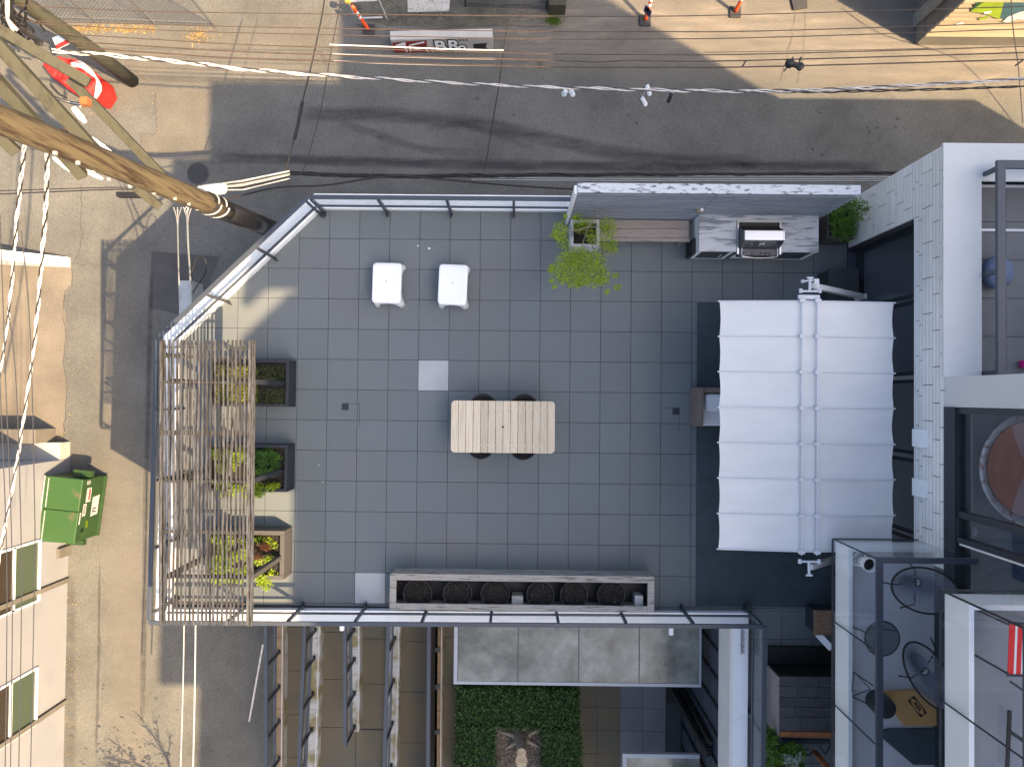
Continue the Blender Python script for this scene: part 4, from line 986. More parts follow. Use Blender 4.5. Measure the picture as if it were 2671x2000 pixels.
cr = MB(); p0 = k31(300,940,2.3); p1 = k31(408,930,2.3); p2 = k31(408,1015,2.3); cr.tube([p0,p1],.016,6); cr.box(p1.x-.03,p2.y,2.28,p1.x+.05,p1.y+.02,2.33); cr.tube([p0-Vector((.03,0,0)),p0+Vector((.02,0,0))],.03,8); cr.build('crank_handle', m_alum, aw)
a = k31(530,838,.56); bxo = thing('storage_box', 'black storage box against the glazed doors above the awning', 'box', (a.x,a.y,0))
MB().box(a.x,a.y-.62,.001,XT-.02,a.y,.50).build('body', m_dark, bxo, bevel=.01); MB().box(a.x-.02,a.y-.64,.502,XT-.015,a.y+.02,.56).build('lid', m_navy, bxo, bevel=.01)
MB().tube([(a.x-.025,a.y-.36,.3),(a.x-.06,a.y-.32,.36),(a.x-.025,a.y-.28,.42)],.01,6).build('handle', m_alum, bxo)
a,b = k22(1610,198,.68), k22(1610,536,.68)
wc = thing('wicker_armchair', 'brown wicker armchair with pale cushions half under the awning', 'armchair', (a.x,b.y,0))
Xc0,Xc1,Yc0,Yc1 = a.x, a.x+1.0, b.y, a.y
MB().box(Xc0,Yc0,.02,Xc0+.10,Yc1,.68).build('backrest', m_wick, wc, bevel=.02)
MB().box(Xc0+.101,Yc1-.10,.02,Xc1,Yc1,.62).build('arm', m_wick, wc, bevel=.02)
MB().box(Xc0+.101,Yc0,.02,Xc1,Yc1-.101,.28).build('base', m_wick, wc, bevel=.01)
MB().box(Xc0+.103,Yc0+.005,.285,Xc1,Yc1-.105,.42).build('seat_cushion', m_cush, wc, bevel=.03)
cu = MB().box(Xc0+.16,Yc1-.46,.425,Xc1-.05,Yc1-.115,.60).build('back_cushion', m_cush, wc, bevel=.07)
# ---- long trough with six pots
a = K(668,1000)(1156,1640,.53); b = k23(1226,324,.53)
X0,X1,Y1,Y0 = a.x,b.x,a.y,b.y; w_ = .125; zt = .53
tg = thing('trough_planter', 'long weathered wooden trough holding six soil pots at the bottom railing', 'planter', ((X0+X1)/2,(Y0+Y1)/2,0))
for k in range(4):
    z0 = .002+k*.122
    MB().box(X0+.02,Y1-.06,z0,X1-.02,Y1-.02,z0+.119).build('side_plank', m_trough, tg); MB().box(X0+.02,Y0+.02,z0,X1-.02,Y0+.06,z0+.119).build('side_plank', m_trough, tg)
    MB().box(X0+.02,Y0+.061,z0,X0+.06,Y1-.061,z0+.119).build('end_plank', m_trough, tg); MB().box(X1-.06,Y0+.061,z0,X1-.02,Y1-.061,z0+.119).build('end_plank', m_trough, tg)
MB().prism([(X0,Y1),(X1,Y1),(X1-w_,Y1-w_),(X0+w_,Y1-w_)],.492,zt).build('rim_plank', m_trough, tg, bevel=.003)
MB().prism([(X0+w_+.002,Y0+w_-.002),(X1-w_-.002,Y0+w_-.002),(X1-w_-.002,Y0),(X0+w_+.002,Y0)],.492,zt).build('rim_plank', m_trough, tg, bevel=.003)
MB().prism([(X0,Y1-.003),(X0+w_,Y1-w_-.002),(X0+w_,Y0),(X0,Y0)],.492,zt).build('rim_plank', m_trough, tg, bevel=.003)
MB().prism([(X1,Y1-.003),(X1-w_,Y1-w_-.002),(X1-w_,Y0),(X1,Y0)],.492,zt).build('rim_plank', m_trough, tg, bevel=.003)
MB().box(X0+.061,Y0+.061,.003,X1-.061,Y1-.061,.03).build('liner', m_black, tg)
names = ['leftmost soil pot in the wooden trough','second soil pot from the left in the trough','third soil pot from the left in the trough','fourth soil pot from the left in the trough','fifth soil pot from the left in the trough','rightmost soil pot, with pale flecks, in the trough']
for q,c in enumerate((k13(1395,158,.36),k13(1740,158,.36),k13(2066,160,.36),k23(243,168,.36),k23(533,168,.36),k23(855,168,.36))):
    po = thing('soil_pot', names[q], 'pot', (c.x,c.y,.03), 'soil pots in the long trough'); r = .285 if q<3 else .272
    MB().lathe([(r*.7,.0),(r,.33),(r,.35),(r-.014,.35),(r-.016,.29)], (c.x,c.y,.031), 32).build('pot', m_dark, po, smooth='all')
    so_ = MB(); so_.lathe([(r-.016,.295),(r*.6,.31),(0,.315)], (c.x,c.y,.031), 24)
    for _ in range(150):
        a_ = random.uniform(0,6.28); rr = (r-.02)*math.sqrt(random.random()); h = random.uniform(.006,.02); so_.box(c.x+rr*math.cos(a_)-h,c.y+rr*math.sin(a_)-h*.7,.33,c.x+rr*math.cos(a_)+h,c.y+rr*math.sin(a_)+h,.345+h)
    so_.build('soil', m_soil, po)
    fl = MB()
    for _ in range(14 if q<5 else 34):
        a_ = random.uniform(0,6.28); rr = (r-.03)*math.sqrt(random.random()); fl.leaves((c.x+rr*math.cos(a_),c.y+rr*math.sin(a_),.375),(.01,.01,.004),1,.016,1)
    fl.build('flecks', m_pale, po)
for q,c in enumerate((k23(45,218,.3),k23(1092,215,.3))):
    o = MB().box(c.x-.11+.03*q,c.y-.1,.032,c.x+.11-.03*q,c.y+.1,.34).build('paving_block', m_concl if q==0 else m_pbox, bevel=.006); tag(o, 'pale concrete block between the pots in the trough' if q==0 else 'grey block at the right end inside the trough', 'block')
# ================================================================== LOWER COURTYARD
zc = -4.55
def cx_at(xa,xb,y,z=zc): return k13(xa+(xb-xa)*(y-440)/1210,y,z)
yN = outer[3][1]-.01; yS = YS
west = k13(178,1000,zc).x
cbase = bpy.data.objects.new('courtyard_base', MB().box(west,yS,ZG,outer[4][0]+.2,yN,ZC-.03).mesh('courtyard_base', m_joint)); COL.objects.link(cbase); cbase['kind'] = 'structure'
lane = bpy.data.objects.new('courtyard_paths', MB().box(west+.01,yS,ZC-.029,outer[4][0]+.15,yN,ZC-.022).mesh('courtyard_paths', m_joint)); COL.objects.link(lane); lane['kind'] = 'structure'
lanes = [((238,238),(412,372),(450,828,1205,1578)),((560,523),(757,757),(490,897,1312)),((893,893),(1122,1102),(543,935,1319)),((1248,1222),(1476,1466),(563,998,1437)),((1610,1605),(1712,1712),(525,930,1400))]
for q,(xl,xr,js) in enumerate(lanes):
    X0 = (k13(xl[0],440,ZC).x+k13(xl[1],1650,ZC).x)/2-.2; X1 = (k13(xr[0],440,ZC).x+k13(xr[1],1650,ZC).x)/2+.30
    ys_ = [yN]+[k13(700,j,ZC).y for j in js]+[k13(700,2100,ZC).y]
    for ya,yb in zip(ys_[:-1],ys_[1:]):
        if q == 2 and yb < k13(0,1600,ZC).y: continue
        if q == 1 and yb < k13(0,1600,ZC).y: X1_ = k13(858,1500,ZC).x
        else: X1_ = X1
        MB().box(X0,yb+.006,ZC-.02,X1_-.004,ya-.006,ZC).build('path_slab', m_pavc, lane)
X0 = k13(862,1500,ZC).x; X1 = k13(1100,1500,ZC).x+.3
MB().box(X0,k13(0,2100,ZC).y,ZC-.02,X1,k13(0,1322,ZC).y,ZC).build('path_slab', m_pavc, lane)
# curb walls with capping and the railings standing on them
m_mossy = M('mossy concrete curb', (.40,.40,.39), .85, .2, 2.5, .3, 20, col2=(.20,.17,.08), thr=(.46,.6))
m_curbw = M('timber brown curb', (.235,.165,.10), .85, .25, 3, .3, 18)
curbs = [((178,236),(172,228),0,m_curbw),((492,563),(438,526),0,m_mossy),((832,893),(828,890),1345,m_mossy),((1158,1250),(1135,1218),0,m_mossy),((1570,1610),(1562,1603),0,m_curbw)]
cl_ = ['brown','pale','short pale','long pale','narrow brown']
def taper_box(mb, pa, pb, z0, z1): # pa=(xl,xr,y) pb=(xl,xr,y)
    return mb.prism([(pa[0],pa[2]),(pa[1],pa[2]),(pb[1],pb[2]),(pb[0],pb[2])], z0, z1)
for q,(t_,b_,stop,mat) in enumerate(curbs):
    yb = k13(0,stop,zc).y if stop else yS
    f = 1 if not stop else (stop-440)/1210
    ye = stop or 2400; fe = (ye-440)/1210
    pa = (k13(t_[0],440,zc).x,k13(t_[1],440,zc).x,yN); pb = (k13(t_[0]+(b_[0]-t_[0])*fe,ye,zc).x,k13(t_[1]+(b_[1]-t_[1])*fe,ye,zc).x,k13(500,ye,zc).y)
    cw = thing('curb_wall', ['brown capped curb wall at the street edge of the courtyard','pale mossy curb wall, second from the street side of the courtyard','short pale curb wall ending in the open among the courtyard walkways','long pale curb wall right of the short one in the courtyard','narrow ochre curb wall beside the black mesh fence'][q], 'wall', (pa[0],yN,ZC), 'curb walls in the lower courtyard')
    taper_box(MB(),pa,pb,ZC-.02,zc-.05).build('wall', m_mossy, cw)
    n = 4
    for k in range(n):
        L = lambda t: tuple(pa[i]+(pb[i]-pa[i])*t for i in range(3))
        A,B = L(k/n),L((k+1)/n-.0012); A = (A[0]-.01,A[1]+.01,A[2]); B = (B[0]-.01,B[1]+.01,B[2])
        taper_box(MB(),A,B,zc-.049,zc).build('capping', mat, cw, bevel=.004)
    MB().bar((pa[1]-.03,yN,zc+.015),(pb[1]-.03,pb[2],zc+.015),.016,.028).build('edge_trim', m_alum, cw)
zt = -3.6
rl = [((77,440),(84,1650),0,(660,960,1255,1575)),((432,440),(374,1650),0,(470,712,1020,1330)),((759,440),(769,1472),1472,(470,722,1015,1305)),((1150,440),(1110,1650),0,(540,905,1275,1640)),((1492,440),(1484,1650),0,(640,960,1350))]
rlab = ['dark pipe railing along the street edge of the courtyard','dark railing on the second curb of the courtyard','short dark railing ending at the open end of its curb','dark railing on the long pale curb of the courtyard','black wire mesh fence left of the glass canopy']
for q,(a,b,stop,ps) in enumerate(rl):
    A = k13(*a,zt); Bf = k13(*b,zt)
    if not stop: d = (Bf-A); Bf = A+d*1.5
    A.y = yN-.05 if A.y < yN-.05 else A.y
    r = thing('courtyard_railing', rlab[q], 'railing', (A.x,A.y,zc), 'railings on the courtyard curbs')
    MB().bar(A,Bf,.085,.05).build('top_rail', m_rail, r)
    lo = lambda p,z: Vector((p.x,p.y,z))
    MB().bar(lo(A,zt-.62)+Vector((.01,0,0)),lo(Bf,zt-.62)+Vector((.01,0,0)),.05,.04).build('bottom_rail', m_rail, r)
    for y in ps:
        pb = k13([190,505,845,1195,1575][q]+([2,-33,4,-30,-6][q]*(y-500)/1150),y,zc)
        t = (pb.y-A.y)/(Bf.y-A.y); pt_ = A.lerp(Bf,t)
        MB().bar((pt_.x+.03,pt_.y,zc-.02),(pt_.x+.03,pt_.y,zt-.026),.045,.06,up=(0,1,0)).build('post', m_dark, r)
        MB().box(pt_.x-.02,pb.y-.06,zc+.001,pb.x+.05,pb.y+.06,zc+.03).build('foot', m_dark, r)
    if q == 4:
        ms_ = MB(); n = 90; d = Bf-A
        for k in range(n):
            t0 = k/n
            for sg in (1,-1):
                t1 = t0+sg*.62/abs(d.y)
                if 0 <= t1 <= 1: ms_.bar(lo(A.lerp(Bf,t0),zc+.02),lo(A.lerp(Bf,t1),zt-.03),.012,.012)
        ms_.build('wire_mesh', m_black, r)
        MB().bar(lo(A,(zc+zt)/2)+Vector((.05,0,0)),lo(Bf,(zc+zt)/2)+Vector((.05,0,0)),.02,.86).build('screen', m_black, r)
    else:
        for t0,t1 in ((.02,.24),(.26,.49),(.51,.74),(.76,.98)):
            MB().bar(lo(A.lerp(Bf,t0),zt-.32),lo(A.lerp(Bf,t1),zt-.32),.008,.5).build('glass_panel', m_pane, r)
# paved yard on the right
yard = bpy.data.objects.new('courtyard_yard', MB().box(k13(1716,900,ZC).x,yS,ZC-.0215,outer[4][0]+.15,yN,ZC-.015).mesh('courtyard_yard', m_joint)); COL.objects.link(yard); yard['kind'] = 'structure'
xs0 = k23(735,1200,ZC).x; ys0 = k23(900,1142,ZC).y
pg_me = MB().box(-.301,-.301,-.0145,.301,.301,.006).mesh('yard_paver', m_pavg); pc_me = MB().box(-.301,-.301,-.0145,.301,.301,.006).mesh('yard_paver', m_pavc)
for i in range(-10,6):
    for j in range(-6,9):
        x = xs0+.305+i*.61; y = ys0+.305-j*.61
        if y > yN-.3 or x > outer[4][0]-.25 or x < k13(1716,900,ZC).x+.3: continue
        inst(pg_me if i >= 1 else pc_me, 'yard_paver', yard, (x,y,ZC))
# hedge round the stump
hz = -4.15
hd = thing('garden_hedge', 'dark green clipped hedge wrapped round a mulch bed', 'hedge', k23(-80,1300,ZC))
lf = MB(); body = MB()
def hedge_block(x0,y0,x1,y1):
    a = k23(x0,y0,hz); b = k23(x1,y1,hz)
    X0,X1 = sorted((a.x,b.x)); Y0,Y1 = sorted((a.y,b.y))
    body.box(X0+.08,Y0+.08,ZC,X1-.08,Y1-.08,hz-.10)
    n = int((X1-X0)*(Y1-Y0)*1500)
    for _ in range(n):
        lf.leaves((random.uniform(X0-.03,X1+.03)+random.gauss(0,.035),random.uniform(Y0-.03,Y1+.03)+random.gauss(0,.035),hz-.03+random.uniform(-.07,.07)),(.05,.05,.05),1,.075,.7,.5)
    for _ in range(int((X1-X0+Y1-Y0)*260)):
        e = random.random(); p = random.choice([(random.uniform(X0,X1),random.choice((Y0,Y1))),(random.choice((X0,X1)),random.uniform(Y0,Y1))])
        lf.leaves((p[0],p[1],random.uniform(ZC+.1,hz)),(.06,.06,.06),1,.07,.3,.5)
hedge_block(-470,985,570,1330); hedge_block(-480,1330,-160,1900); hedge_block(265,1330,590,1900)
body.build('hedge_core', m_hedge, hd); lf.build('foliage', m_hedge, hd)
mu = MB(); a = k23(-170,1320,ZC+.3); b = k23(280,2000,ZC+.3)
mu.box(a.x,b.y,ZC,b.x,a.y,ZC+.25)
for _ in range(70): mu.leaves((random.choice((a.x,b.x))+random.uniform(-.1,.1),random.uniform(b.y,a.y),ZC+.3),(.1,.1,.04),6,.05)
for _ in range(2600):
    x,y = random.uniform(a.x,b.x),random.uniform(b.y,a.y); h = random.uniform(.012,.035)
    mu.bar((x,y,ZC+.26),(x+random.uniform(-.06,.06),y+random.uniform(-.05,.05),ZC+.26+random.uniform(0,.03)),h,h*.6)
mu.build('mulch_bed', m_mulch, kind='stuff')
c = k23(80,1530,-3.7); st = thing('tree_stump', 'sawn pale trunk standing in the mulch bed', 'tree', (c.x,c.y,ZC))
tb_ = MB(); tb_.lathe([(.30,.2),(.22,.35),(.15,.7),(.12,1.2)],(c.x,c.y,ZC),14); 
for k in range(7):
    a_ = k*.9+.3; tb_.tube([(c.x,c.y,ZC+.45),(c.x+.3*math.cos(a_),c.y+.3*math.sin(a_),ZC+.32),(c.x+.62*math.cos(a_),c.y+.62*math.sin(a_),ZC+.24)],[.09,.06,.02],6)
tb_.build('trunk', m_bark, st); MB().lathe([(.12,0),(.118,.012),(.0,.012)],(c.x,c.y,ZC+1.201),14).build('cut_face', m_trunk, st)
c2 = k23(80,1600,-4.0); MB().lathe([(.16,0),(.15,.03),(0,.03)],(c2.x,c2.y,-4.0),12,1,1.3).tube([(c2.x,c2.y,ZC+.2),(c2.x,c2.y,-4.0)],.13,10).build('side_trunk', m_trunk, st)
a = k23(405,1010,-4.5); b = k23(572,1140,-4.5); pl_ = MB().box(a.x,a.y-.14,ZC,b.x,a.y,-4.45).box(b.x-.14,b.y,ZC,b.x,a.y-.141,-4.45).build('planter_kerb', m_mossy); tag(pl_,'mossy L shaped kerb at the corner of the garden hedge','kerb')
# glass canopy
zg = -2.2
def canopy(lab, xL, xR, yT, yB, seams, pane):
    o = thing('glass_canopy', lab, 'canopy', (xL,yB,zg))
    MB().box(xL,yB,zg-.10,xR,yB+.07,zg).build('frame_bar', m_canf, o); MB().box(xL,yB+.071,zg-.10,xL+.085,yT,zg).build('frame_bar', m_canf, o); MB().box(xR-.05,yB+.071,zg-.10,xR,yT,zg).build('frame_bar', m_canf, o)
    MB().box(xL+.086,yB+.071,zg-.07,xR-.051,yB+.14,zg-.03).build('gutter', m_rail, o)
    xs = [xL+.087]+list(seams)+[xR-.052]
    for a_,b_ in zip(xs[:-1],xs[1:]): MB().box(a_+.012,yB+.075,zg-.02,b_-.012,yT,zg-.008).build('glass_pane', pane, o)
    for s_ in seams: MB().box(s_-.010,yB+.072,zg-.06,s_+.010,yT,zg-.003).build('glazing_bar', m_rail, o)
    return o
a = k13(1705,945,zg); b = k23(1632,960,zg)
canopy('dirty frosted glass canopy over the courtyard in four panes', a.x,b.x,yN,(a.y+b.y)/2,[k23(50,700,zg).x,k23(575,700,zg).x,k23(1098,700,zg).x],m_frost)
a = k23(955,1540,-2.6); b = k23(1620,1540,-2.6); zg = -2.6
o = thing('glass_canopy', 'second glass canopy cut by the bottom edge of the picture', 'canopy', (a.x,a.y,zg))
MB().box(a.x,a.y-.09,zg-.1,b.x,a.y,zg).build('frame_bar', m_canf, o); MB().box(a.x,yS,zg-.1,a.x+.09,a.y-.091,zg).build('frame_bar', m_canf, o); MB().box(a.x+.091,yS,zg-.02,b.x,a.y-.092,zg-.008).build('glass_pane', m_frost, o)
# black folded parasol frame standing in the yard
pf = thing('folded_frame', 'tall black folded frame standing in the courtyard below the white wall', 'frame', k23(1450,1100,ZC))
for (x0,y0,x1,y1,w2) in ((1395,1000,1700,1540,.12),(1470,990,1720,1450,.10)): 
    p = k23(x0,y0,ZC+.3); q = k23(x1,y1,-1.9); MB().bar(p,q,w2,w2).build('pole', m_black, pf)
p = k23(1440,1020,ZC+.2); q = k23(1690,1500,-1.95); MB().bar(p+Vector((.06,0,0)),q+Vector((.08,0,0)),.26,.03).build('folded_cloth', m_dark, pf)
MB().box(p.x-.3,p.y-.3,ZC+.007,p.x+.3,p.y+.3,ZC+.08).build('base', m_black, pf)
MB().bar(p,(p.x,p.y,ZC+.05),.08,.08).build('stem', m_black, pf)
# two white pipe ends under the bottom rail
for q,(p,l) in enumerate(((k13(740,450,-.55),'short white pipe end under the bottom railing, left'),(k23(1375,488,-.55),'short white pipe end under the bottom railing, right'))):
    o = MB().tube([(p.x,yN+.02,-.55),(p.x,p.y-.06,-.57)],.05,12).build('drain_spout', m_white); tag(o,l,'pipe','white drain spouts')

# ================================================================== THINGS ON THE RIGHT
kb = K(1960,1580,3.943)
a = kb(287,722,.68); b = kb(830,1345,.68)
pb_ = thing('plank_box', 'dark plank topped box between the glazed railing and balcony', 'box', (a.x,b.y,0))
ysb = [a.y]+[kb(300,y,.68).y for y in (825,935,1035,1140,1285)]
for ya,yb in zip(ysb[:-1],ysb[1:]):
    x = a.x
    while x < b.x+.3:
        l = random.uniform(.22,.5); x1_ = min(x+l,b.x+.4); MB().box(x+.003,yb+.004,.64,x1_-.003,ya-.004,.68+random.uniform(-.004,.004)).build('plank', m_dplank, pb_); x = x1_
MB().box(a.x-.0,b.y,.62,b.x+.4,ysb[-1]-.004,.70).build('front_rim', m_rust, pb_)
MB().box(a.x-.04,b.y,.002,a.x-.002,a.y,.69).build('side_panel', m_bench, pb_)
MB().box(a.x+.0,b.y+.02,.002,b.x+.4,a.y-.01,.63).build('body', m_black, pb_)
c = kb(170,402,0); tub = MB().box(c.x,a.y+.01,.001,XT-.3,c.y,.10).build('black_mat', m_black); tag(tub,'flat black mat in front of the dark plank box','mat')
a = kb(648,45,.5); b = kb(830,300,.5); ws = thing('wooden_side_table', 'small brown wood grained table half under the balcony', 'table', (a.x,b.y,0))
MB().box(a.x,b.y,.46,a.x+.6,a.y,.50).build('top', M('brown grained wood',(.22,.135,.085),.6,.3,3,.2,10,stretch=(3,14,3),col2=(.30,.20,.13),thr=(.45,.6)), ws)
MB().box(a.x+.03,b.y+.03,.002,a.x+.57,a.y-.03,.459).build('body', m_dark, ws)
p = kb(680,285,.45); q = kb(825,440,.60); rd = MB().bar(p,q,.12,.03).build('white_rail', m_white); tag(rd,'leaning white slotted rail beside the small brown table','rail')
gp_ = thing('potted_shrub', 'glossy green potted plants by the glazed railing at the bottom', 'plant', kb(230,1420,0)); lf = MB(); lp_ = MB()
for x,y,z,n in ((180,1300,.6,90),(220,1380,.7,120),(200,1480,.7,120),(260,1560,.7,130),(180,1620,.6,100),(330,1480,.6,90),(420,1460,.7,110),(500,1500,.6,80),(380,1560,.5,80),(300,1650,.5,100),(480,1620,.5,80)): lf.leaves(kb(x,y,z),(.12,.12,.12),n,.085,.6,.45)
for x,y in ((420,1560),(380,1600),(470,1580),(430,1640),(500,1560),(350,1560)): lp_.leaves(kb(x,y,.8),(.09,.09,.05),26,.07,.6,.4)
lf.build('foliage', m_bamb, gp_); lp_.build('silver_foliage', m_pale, gp_)
c = kb(300,1500,0); MB().lathe([(.2,0),(.26,.4),(.24,.4),(.2,.35),(0,.35)],(c.x,c.y,.001),20).build('pot', m_dark, gp_)
p = kb(645,1490,.3); q = kb(800,1680,1.0); o = MB().bar(p,q,.10,.05).build('rusty_bar', m_rust); tag(o,'rusty brown bar leaning beside the potted plants','bar')
o = MB().tube([kb(585+38*math.cos(t),1500+30*math.sin(t),.5) for t in [i*.4 for i in range(13)]],.014,6).tube([kb(700,1440,.6),kb(760,1520,.6),kb(810,1430,.6)],.014,6).build('iron_scroll', m_black); tag(o,'black iron scroll by the potted plants at the bottom','ironwork')
o = MB().box(kb(315,1370,.3).x,kb(315,1412,.3).y,.25,kb(815,1370,.3).x,kb(315,1372,.3).y,.3).build('grey_ledge', m_rail); tag(o,'narrow grey ledge below the dark plank box','ledge')
# ---- balcony furniture (floor at 2.95)
kd = K(2150,1370,4.246); zf = 2.953
def wire_chair(lab, cen, rx, ry, rot, hole, hr, feet, zlo, zhi, tilt):
    o = thing('string_chair', lab, 'chair', (cen.x,cen.y,zf), 'round black string chairs on the balcony')
    n = 72; ring = []; ca,sa = math.cos(rot),math.sin(rot)
    for k in range(n+1):
        t = 2*math.pi*k/n; x,y = rx*math.cos(t),ry*math.sin(t); X,Y = x*ca-y*sa, x*sa+y*ca
        z = zf+.62+tilt[0]*X+tilt[1]*Y; ring.append(Vector((cen.x+X,cen.y+Y,z)))
    MB().tube(ring,.016,8,False).build('rim', m_black, o)
    h = Vector((hole.x,hole.y,zf+.36)); hring = [h+Vector((hr*math.cos(2*math.pi*k/24),hr*math.sin(2*math.pi*k/24),0)) for k in range(25)]
    MB().tube(hring,.009,6,False).build('inner_ring', m_black, o)
    st_ = MB()
    for k in range(n):
        p = ring[k]; d = (p-h); d.z = 0; d.normalize(); q = h+d*hr; m_ = (p+q)/2; m_.z -= .07
        st_.tube([q,m_,p],.0062,4,False)
    st_.build('strings', m_str, o)
    for f in feet: MB().tube([kd(*f[0],zf+.02),kd(*f[1],zf+.30),h+Vector((0,0,-.03))],.011,6).build('leg', m_black, o)
    return o
wire_chair('round black string chair at the top of the lower balcony', kd(1105,715,3.55), .44,.33,R_(-8), kd(1023,628,3.3), .060, [((612,620),(770,655)),((895,368),(1000,480)),((842,912),(1000,870))], 0,0,(.25,-.1))
wire_chair('round black string chair beside the cardboard on the lower balcony', kd(1145,1655,3.55), .26,.47,R_(23), kd(1108,1610,3.3), .058, [((1178,1240),(1240,1380)),((825,1664),(970,1685))], 0,0,(.3,-.25))
c = kd(640,1250,3.4); t_ = thing('glass_table', 'round smoked glass side table with black rim on the balcony', 'table', (c.x,c.y,zf))
MB().lathe([(0,0),(.255,0),(.255,.008),(0,.008)],(c.x,c.y,3.40),32).build('glass_top', m_tglass, t_)
MB().tube([(c.x+.262*math.cos(2*math.pi*k/36),c.y+.262*math.sin(2*math.pi*k/36),3.404) for k in range(37)],.011,6,False).build('rim', m_black, t_)
for k in range(3):
    a_ = 2.1*k+.5; MB().tube([(c.x+.25*math.cos(a_),c.y+.25*math.sin(a_),3.39),(c.x+.10*math.cos(a_+.5),c.y+.10*math.sin(a_+.5),3.2),(c.x+.27*math.cos(a_+.4),c.y+.27*math.sin(a_+.4),zf)],.011,6).build('leg', m_black, t_)
c = kd(500,435,3.2); w_ = thing('white_pot_stand', 'white round pot in a white wire stand behind the balcony glass', 'plant stand', (c.x,c.y,zf))
MB().lathe([(.08,0),(.115,.28),(.10,.28),(.09,.2),(0,.2)],(c.x,c.y,zf),24).build('pot', m_ceram, w_)
MB().tube([kd(425,455,3.15),kd(262,412,2.98),kd(385,282,3.0)],.009,6).tube([kd(460,350,3.15),kd(445,305,3.0)],.009,6).build('stand', m_ceram, w_)
MB().lathe([(.088,0),(0,.0)],(c.x,c.y,zf+.205),20).build('soil', m_bench, w_)
# cardboard with its printed mark
ke = K(2150,1700,4.246); zcb = 3.02
cb_ = thing('cardboard_box', 'flat brown cardboard box with a black printed mark on the balcony', 'box', ke(1000,640,zcb))
poly = [tuple(ke(x,y,zcb))[:2] for x,y in ((612,440),(1050,425),(1200,540),(1400,640),(1420,815),(885,815),(748,640),(742,572),(640,500))]
MB().prism(poly,zf+.01,zcb).build('panel', m_card, cb_)
ctr = ke(1030,602,zcb); e1 = (ke(1100,692,zcb)-ke(962,512,zcb)); Lx = e1.length; ang = math.atan2(e1.y,e1.x)
mk = MB().add([tuple(Vector((sx*Lx*.52,sy*.062,0))) for sx,sy in ((-1,-1),(1,-1),(1,1),(-1,1))],[(0,1,2,3)])
def flat(mb, name, mat, z, parent=cb_):
    o = mb.build(name, mat); o.location = (ctr.x,ctr.y,z); o.rotation_euler = (0,0,ang); 
    o.parent = parent; o.matrix_parent_inverse = Matrix.Translation(-parent.location); return o
flat(mk,'print_block',m_black,zcb+.0015)
n = 28; el_ = MB().add([(Lx*.48*math.cos(2*math.pi*k/n),.050*math.sin(2*math.pi*k/n),0) for k in range(n)],[tuple(range(n))]); flat(el_,'print_oval',m_card,zcb+.0025)
def text_obj(body, size, mat, name, parent, loc, rot, ext=.0008, sx=1, sy=1, bold=.0):
    cu_ = bpy.data.curves.new(name,'FONT'); cu_.body = body; cu_.size = size; cu_.align_x = 'CENTER'; cu_.align_y = 'CENTER'; cu_.extrude = ext; cu_.offset = bold; cu_.resolution_u = 3
    to = bpy.data.objects.new(name, cu_); COL.objects.link(to)
    dg = bpy.context.evaluated_depsgraph_get(); me = bpy.data.meshes.new_from_object(to.evaluated_get(dg)); bpy.data.objects.remove(to, do_unlink=True)
    me.materials.clear(); me.materials.append(mat)
    o = bpy.data.objects.new(name, me); COL.objects.link(o); o.location = loc; o.rotation_euler = rot; o.scale = (sx,sy,1); setp(o,parent); return o
text_obj('IKEA', .085, m_black, 'lettering', cb_, (ctr.x,ctr.y,zcb+.0045), (0,0,ang), .0005, .88, .95, .0035)
c = ke(655,600,3.2); o = MB().lathe([(.16,0),(.17,.2),(.15,.34),(0,.35)],(c.x,c.y,zf),24).build('black_stool', m_dark, smooth=True); tag(o,'small round black stool at the corner of the cardboard','stool')
o = MB().prism([tuple(ke(x,y,zf))[:2] for x,y in ((560,880),(700,840),(1400,835),(1400,1240),(975,1235),(625,935))],zf+.002,zf+.03).build('dark_floor_patch', m_rug); tag(o,'dark flat patch below the cardboard on the balcony floor','mat')  # flat patch added for a darker area of the floor
bs = thing('butterfly_stand', 'thin black wire frame behind the balcony glass', 'stand', ke(420,400,zf))
MB().tube([ke(322,222,3.3),ke(305,490,3.0),ke(540,600,3.0)],.010,6).tube([ke(322,222,3.3),ke(540,370,3.3)],.010,6).tube([ke(305,490,3.0),ke(510,410,3.25),ke(360,250,3.3)],.008,6).build('frame', m_black, bs)
# upper balcony (floor 5.9)
zu = 5.9; rc = thing('red_deck_chair', 'red striped cloth chair on the upper balcony at the right edge', 'chair', kd(2120,1350,zu))
m_str = MB()
for x0,x1_,mi in ((2040,2105,0),(2105,2130,1),(2130,2185,0),(2185,2215,1),(2215,2300,0)):
    m_str.mi = mi; p = [kd(x0+14,1080,6.55),kd(x1_+14,1092,6.55),kd(x1_-8,1655,6.40),kd(x0-8,1650,6.40)]; m_str.quad(p[3],p[2],p[1],p[0])
s_ = m_str.build('cloth', [m_cloc,m_cush], rc); md = s_.modifiers.new('s','SOLIDIFY'); md.thickness = .01
MB().tube([kd(2040,1075,6.56),kd(2320,1100,6.56)],.016,6).tube([kd(2025,1655,6.4),kd(2320,1665,6.4)],.016,6).build('frame', m_dark, rc)
for q in ((2050,1100),(2035,1640)): p = kd(*q,6.45); MB().tube([p,(p.x,p.y,zu+.002)],.014,6).build('leg', m_dark, rc)
dt = thing('dark_frame_chair', 'black tube chair with woven seat on the upper balcony', 'chair', ke(2060,800,zu))
MB().tube([ke(2052,648,6.5),ke(2045,860,6.5),ke(2025,1300,6.3)],.022,8).tube([ke(2045,870,6.5),ke(2212,985,6.3)],.02,6).tube([ke(2062,325,6.2),ke(2212,430,6.1)],.012,6).build('frame', m_black, dt)
wv_ = MB()
for k in range(22): wv_.tube([ke(2048-k,700+k*26,6.45),ke(1930-k,560+k*30,6.25)],.0022,3)
